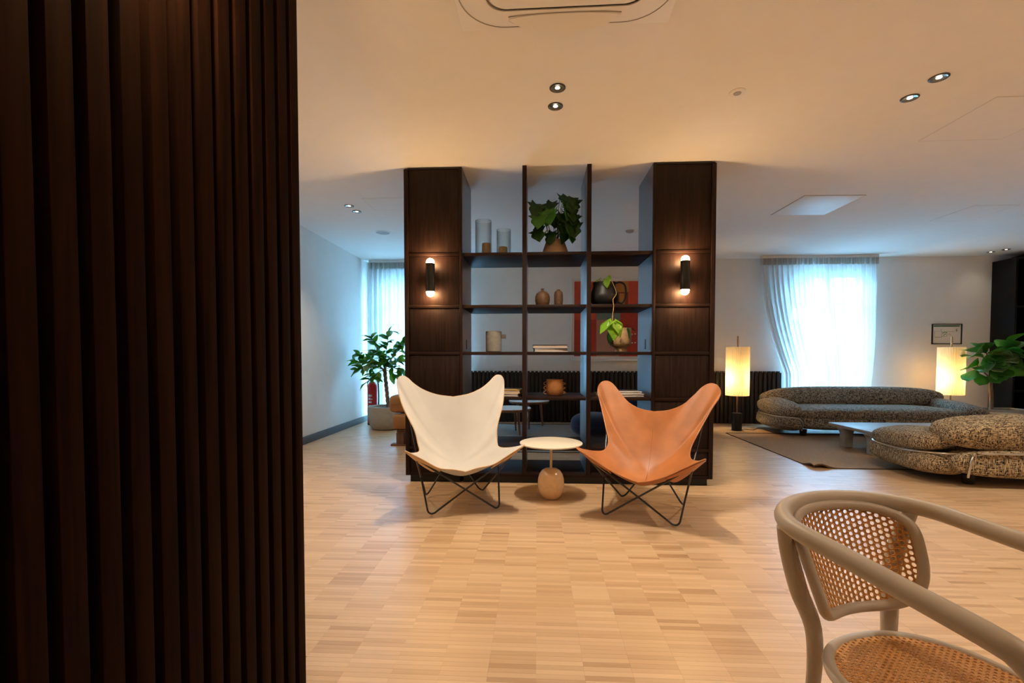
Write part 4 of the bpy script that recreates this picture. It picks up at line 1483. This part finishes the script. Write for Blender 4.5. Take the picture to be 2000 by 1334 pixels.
t = thing('fire_extinguisher', 'red fire extinguisher on the floor behind the concrete bowl', 'extinguisher', (-2.545, 7.02, 0.02))
MB().lathe([(0.072, 0.0), (0.076, 0.01), (0.076, 0.56), (0.070, 0.60), (0.045, 0.635), (0.022, 0.65), (0.02, 0.67)], 32).build('cylinder', M['red'], t, 60)
MB().lathe([(0.026, 0.67), (0.028, 0.70), (0.018, 0.72)], 20).build('valve', M['blackmetal'], t)
val = t.children[-1]
MB().box(-0.016, 0.10, -0.013, 0.013, 0.715, 0.730, 0.003).box(-0.016, 0.09, -0.011, 0.011, 0.745, 0.758, 0.003).build('lever', M['blackmetal'], val)
MB().tube(spline([(0.03, 0, 0.69), (0.09, -0.02, 0.66), (0.105, -0.02, 0.45), (0.10, -0.02, 0.22)], 6), 0.011, 8).build('hose', M['black'], val, 60)
MB().lathe([(0.078, -0.02), (0.078, -0.0005)], 28).build('stand', M['blackmetal'], t)
lab = MB()
for (a0, a1, z0, z1) in ((-120, -75, 0.42, 0.45), (-120, -95, 0.37, 0.40), (-90, -70, 0.37, 0.39), (-120, -80, 0.32, 0.345), (-118, -72, 0.27, 0.285), (-118, -72, 0.24, 0.255), (-118, -90, 0.21, 0.225)):
    rows = [[(0.0768 * math.cos(R(a0 + (a1 - a0) * k / 6)), 0.0768 * math.sin(R(a0 + (a1 - a0) * k / 6)), z) for k in range(7)] for z in (z0, z1)]
    lab.grid(rows, 0.0006)
lab.build('printed_label', M['print'], t, smooth=None)

# brown leather lounge sofa, seen past the cabinet
t = thing('leather_lounge_chair', 'brown leather lounge chair on a wooden frame behind the white chair', 'chair', (-1.355, 5.62, 0))
MB().pillow((0, 0, 0.285), (0.70, 0.66, 0.19), 0.22, 0.30, 40, 18).build('seat_cushion', M['brownleather'], t, 180)
MB().pillow((-0.02, 0.02, 0.49), (0.76, 0.60, 0.22), 0.20, 0.30, 40, 18).build('back_cushion', M['brownleather'], t, 180)
MB().pillow((0.30, 0.0, 0.52), (0.16, 0.60, 0.3), 0.25, 0.35, 30, 16).build('armrest', M['brownleather'], t, 180)
MB().tube([(-0.36, -0.283, 0.49), (0.30, -0.283, 0.49)], 0.0035, 6).build('seam', M['leather_dark'], t)
MB().box(-0.30, 0.30, -0.26, -0.19, 0.155, 0.19, 0.003).box(-0.30, 0.30, 0.19, 0.26, 0.155, 0.19, 0.003).build('rail', M['brownwood'], t)
for (x, y) in ((-0.25, -0.25), (0.25, -0.25), (-0.25, 0.25), (0.25, 0.25)):
    lg = MB().box(-0.045, 0.045, -0.05, 0.05, 0.022, 0.155, 0.003).build('leg', M['brownwood'], t, loc=(x, y, 0))
for y in (-0.25, 0.25):
    MB().box(-0.36, 0.36, y - 0.055, y + 0.055, 0.0, 0.022, 0.003).build('sled_foot', M['brownwood'], t)


def coffee_table(x, y, r, h, rot, label):
    t = thing('round_coffee_table', label, 'table', (x, y, 0.0085), rot, 'round white topped walnut tables')
    MB().lathe([(r * 0.94, h - 0.034), (r, h - 0.012), (r, h - 0.004), (r * 0.99, h)], 64).build('rim', M['walnut'], t, 40)
    MB().lathe([(r * 0.985, h + 0.0004), (r * 0.985, h + 0.003), (0.002, h + 0.003)], 64).build('tabletop', M['white'], t, 40)
    for k in range(3):
        a = 2 * PI * k / 3
        MB().tube([(r * 0.66 * math.cos(a), r * 0.66 * math.sin(a), h - 0.034), (r * 0.78 * math.cos(a), r * 0.78 * math.sin(a), 0.0)], [0.021, 0.012], 12).build('leg', M['walnut'], t, 40)


coffee_table(-0.37, 6.26, 0.30, 0.345, R(-50), 'lower round table with white top and walnut legs')
coffee_table(-0.11, 6.82, 0.30, 0.395, R(30), 'taller round table with white top behind the lower one')

t = thing('pouf', 'round navy velvet pouf beside the walnut tables', 'pouf', (0.76, 6.08, 0.0085))
MB().pillow((0, 0, 0.155), (0.62, 0.62, 0.31), 1.0, 0.72, 44, 20).build('cushion', M['navy'], t, 180)
MB().tube([(0.308 * math.cos(2 * PI * k / 48), 0.308 * math.sin(2 * PI * k / 48), 0.155) for k in range(48)], 0.005, 6, closed=True).build('piping', M['navy'], t)
t = thing('navy_armchair', 'rounded navy velvet armchair behind the leather chair', 'chair', (1.60, 6.05, 0.0085), R(-60))
MB().pillow((0, -0.03, 0.20), (0.76, 0.74, 0.30), 0.7, 0.6, 40, 18).build('seat', M['navy'], t, 180)
MB().pillow((0, 0.28, 0.42), (0.80, 0.28, 0.36), 0.5, 0.7, 40, 18).build('backrest', M['navy'], t, 180)
for s in (-1, 1):
    MB().pillow((s * 0.36, 0.02, 0.36), (0.2, 0.6, 0.26), 0.6, 0.7, 30, 16).build('armrest', M['navy'], t, 180)
    for y in (-0.22, 0.22):
        MB().lathe([(0.02, 0), (0.028, 0.07)], 14, (s * 0.24, y, 0)).build('leg', M['black'], t)

# ------------------------------------------------------------------ right corner
def dark_shelving(x0, x1, y0, y1, h, label):
    t = thing('dark_shelving', label, 'shelving', ((x0 + x1) / 2, y0, 0), 0, 'black shelving in the corner')
    hw, D = (x1 - x0) / 2, y1 - y0
    MB().box(-hw, -hw + 0.03, 0, D, 0, h, 0.002).build('side_panel', M['darkcab'], t)
    MB().box(hw - 0.03, hw, 0, D, 0, h, 0.002).build('side_panel', M['darkcab'], t)
    MB().box(-hw + 0.03, hw - 0.03, D - 0.02, D, 0, h).build('back_panel', M['darkcab'], t, smooth=None)
    for z in (0.06, 0.56, 0.98, 1.80, h):
        MB().box(-hw + 0.0305, hw - 0.0305, 0.004, D - 0.0205, z - 0.028, z, 0.002).build('shelf_board', M['darkcab'], t)


dark_shelving(6.97, 7.245, 7.13, 7.49, 2.50, 'narrow black shelving unit behind the fiddle-leaf plant')
dark_shelving(7.25, 8.15, 6.95, 7.49, 2.57, 'wide black shelving unit at the right edge')

t = thing('fiddle_leaf_plant', 'fiddle-leaf fig in a long grey planter box', 'plant', (6.36, 6.74, 0))
m = MB()
m.box(-0.34, 0.36, -0.16, -0.135, 0, 0.33, 0.003).box(-0.34, 0.36, 0.135, 0.16, 0, 0.33, 0.003).box(-0.34, -0.315, -0.1345, 0.1345, 0, 0.33, 0.003).box(0.335, 0.36, -0.1345, 0.1345, 0, 0.33, 0.003).box(-0.315, 0.335, -0.135, 0.135, 0.0, 0.03)
m.build('planter_box', M['travertine'], t)
MB().box(-0.314, 0.334, -0.134, 0.134, 0.03, 0.31).build('soil', M['soil'], t, smooth=None)
tr = spline([(-0.04, 0, 0.29), (-0.045, 0, 0.50), (-0.06, 0, 0.68), (-0.05, 0, 0.80), (0.03, 0, 0.93), (0.10, 0, 1.05), (0.14, 0, 1.18)], 6)
MB().tube(tr, [0.026 - 0.012 * i / (len(tr) - 1) for i in range(len(tr))], 10).build('trunk', M['bark'], t, 60)
bb = MB()
for (a, b2, c) in (((-0.05, 0, 0.74), (-0.15, 0, 0.83), (-0.26, -0.02, 0.93)), ((-0.02, 0, 0.84), (-0.08, 0, 1.0), (-0.15, 0, 1.15)), ((-0.05, 0, 0.72), (-0.12, 0.02, 0.78), (-0.30, 0, 0.86))):
    bb.tube(bez(a, b2, c, 8), [0.011 - 0.006 * i / 7 for i in range(8)], 8)
bb.build('branches', M['bark'], t, 60)
for (p, d, s, kd, ro) in (((0.13, 0, 1.17), (0.10, -0.5, 0.9), 0.30, 'fiddle', 0.2), ((0.12, 0, 1.12), (-0.35, -0.5, 0.75), 0.28, 'fiddle', -0.2), ((0.14, 0, 1.10), (0.6, -0.3, 0.75), 0.27, 'fiddle_pale', 0.3),
                          ((0.10, 0, 1.06), (0.7, -0.5, 0.05), 0.28, 'fiddle_pale', 0.1), ((0.05, 0, 1.04), (0.55, -0.6, -0.1), 0.24, 'fiddle', 0.5), ((-0.14, 0, 1.15), (-0.6, -0.4, 0.5), 0.27, 'fiddle', 0.0), ((-0.14, 0, 1.12), (-0.95, -0.3, 0.12), 0.31, 'fiddle_pale', 0.9),
                          ((-0.08, 0, 1.06), (0.75, -0.6, 0.05), 0.30, 'fiddle_pale', 0.8), ((-0.14, 0, 1.10), (-0.9, -0.1, 0.45), 0.30, 'fiddle', 0.3), ((-0.26, -0.02, 0.93), (-0.95, -0.3, 0.15), 0.28, 'fiddle', 0.8), ((-0.2, 0, 0.92), (-0.5, -0.6, 0.1), 0.22, 'fiddle', 0.4),
                          ((-0.15, 0, 0.95), (0.5, -0.7, 0.12), 0.27, 'fiddle', 0.6), ((-0.05, 0, 0.95), (0.8, -0.5, 0.05), 0.26, 'fiddle', 0.3), ((-0.28, 0, 0.86), (-0.8, -0.4, -0.4), 0.22, 'fiddle', 0.2), ((-0.22, 0, 0.82), (-0.3, -0.6, -0.5), 0.20, 'fiddle', -0.3),
                          ((0.06, 0, 0.98), (0.9, -0.3, -0.25), 0.26, 'fiddle', 0.2), ((0.04, 0, 0.92), (0.95, -0.2, -0.2), 0.30, 'fiddle', -0.4), ((-0.04, 0, 0.82), (0.3, -0.6, 0.1), 0.22, 'fiddle', 0.5), ((-0.12, 0, 1.0), (-0.2, -0.8, 0.25), 0.24, 'fiddle', 0.1), ((-0.10, 0, 0.78), (-0.1, -0.7, -0.1), 0.20, 'fiddle', 0.4)):
    leaf_at(t, kd, p, d, s, ro)
for k in range(14):
    q = Vector((rng.uniform(-0.16, 0.16), rng.uniform(-0.06, 0.06), rng.uniform(0.88, 1.20)))
    leaf_at(t, 'fiddle' if k % 3 else 'fiddle_pale', q, (q.x * 1.6 + 0.15 + rng.uniform(-0.5, 0.5), rng.uniform(-0.9, 0.1), rng.uniform(-0.3, 0.5)), rng.uniform(0.2, 0.29), rng.uniform(-0.6, 0.8))

t = thing('grey_armchair', 'low grey armchair back behind the near sofa', 'chair', (6.02, 5.32, 0.009), R(0))
MB().pillow((0, 0, 0.40), (0.90, 0.12, 0.10), 0.3, 0.5, 40, 14).build('backrest', M['greyfabric'], t, 180)
MB().box(-0.44, -0.40, -0.05, 0.05, 0.0, 0.39, 0.01).box(0.40, 0.44, -0.05, 0.05, 0.0, 0.39, 0.01).build('frame', M['greyfabric'], t)
MB().pillow((0, 0.36, 0.27), (0.80, 0.60, 0.16), 0.25, 0.5, 40, 14).build('seat', M['greyfabric'], t, 180)
MB().box(-0.40, 0.40, 0.02, 0.60, 0.10, 0.19, 0.01).build('base', M['greyfabric'], t)
for (x, y) in ((-0.35, 0.58), (0.35, 0.58)):
    MB().lathe([(0.015, 0), (0.02, 0.1)], 12, (x, y, 0)).build('leg', M['black'], t)
t = thing('wooden_stool', 'small light wood side table in front of the planter', 'table', (6.10, 6.30, 0.0), 0)
MB().box(-0.16, 0.16, -0.14, 0.14, 0.29, 0.315, 0.004).build('tabletop', M['lightwood'], t)
for (x, y) in ((-0.13, -0.11), (0.13, -0.11), (-0.13, 0.11), (0.13, 0.11)):
    MB().lathe([(0.012, 0), (0.015, 0.29)], 12, (x, y, 0)).build('leg', M['lightwood'], t)

t = thing('dome_lamp', 'black dome lamp with a pale underside at the right edge', 'lamp', (7.22, 6.55, 0))
MB().lathe([(0.14, 0), (0.15, 0.008), (0.15, 0.02), (0.02, 0.03)], 32).build('base', M['blackmetal'], t)
MB().tube([(0, 0, 0.03), (0, 0, 1.42)], 0.01, 10).build('pole', M['blackmetal'], t)
MB().lathe([(0.12, 1.36), (0.118, 1.40), (0.10, 1.46), (0.06, 1.51), (0.01, 1.53)], 32, cap0=False).build('dome', M['blackmetal'], t, 60)
MB().lathe([(0.119, 1.358), (0.10, 1.335), (0.05, 1.325), (0.002, 1.322)], 32).build('diffuser', M['grille'], t, 60)
t = thing('dark_ornament', 'dark leafy stem with a red cord at the right edge', 'ornament', (6.85, 6.25, 0))
MB().lathe([(0.09, 0), (0.11, 0.02), (0.12, 0.3), (0.11, 0.32), (0.002, 0.31)], 28).build('pot', M['black'], t, 50)
MB().tube(spline([(0, 0, 0.30), (0.01, 0, 0.5), (-0.02, 0, 0.68), (0.0, 0, 0.78)], 6), 0.008, 8).build('stem', M['black'], t)
MB().tube(spline([(0.06, -0.02, 0.62), (0.06, -0.03, 0.74), (0.10, -0.03, 0.86), (-0.01, -0.03, 0.83), (-0.04, -0.03, 0.78)], 6), 0.005, 8).build('cord', M['red'], t)
for k in range(12):
    leaf_at(t, 'black', (rng.uniform(-0.03, 0.03), 0, rng.uniform(0.66, 0.80)), (rng.uniform(-1, 1), rng.uniform(-1, 0.2), rng.uniform(-0.8, 0.5)), rng.uniform(0.10, 0.15), rng.uniform(-0.5, 0.5))
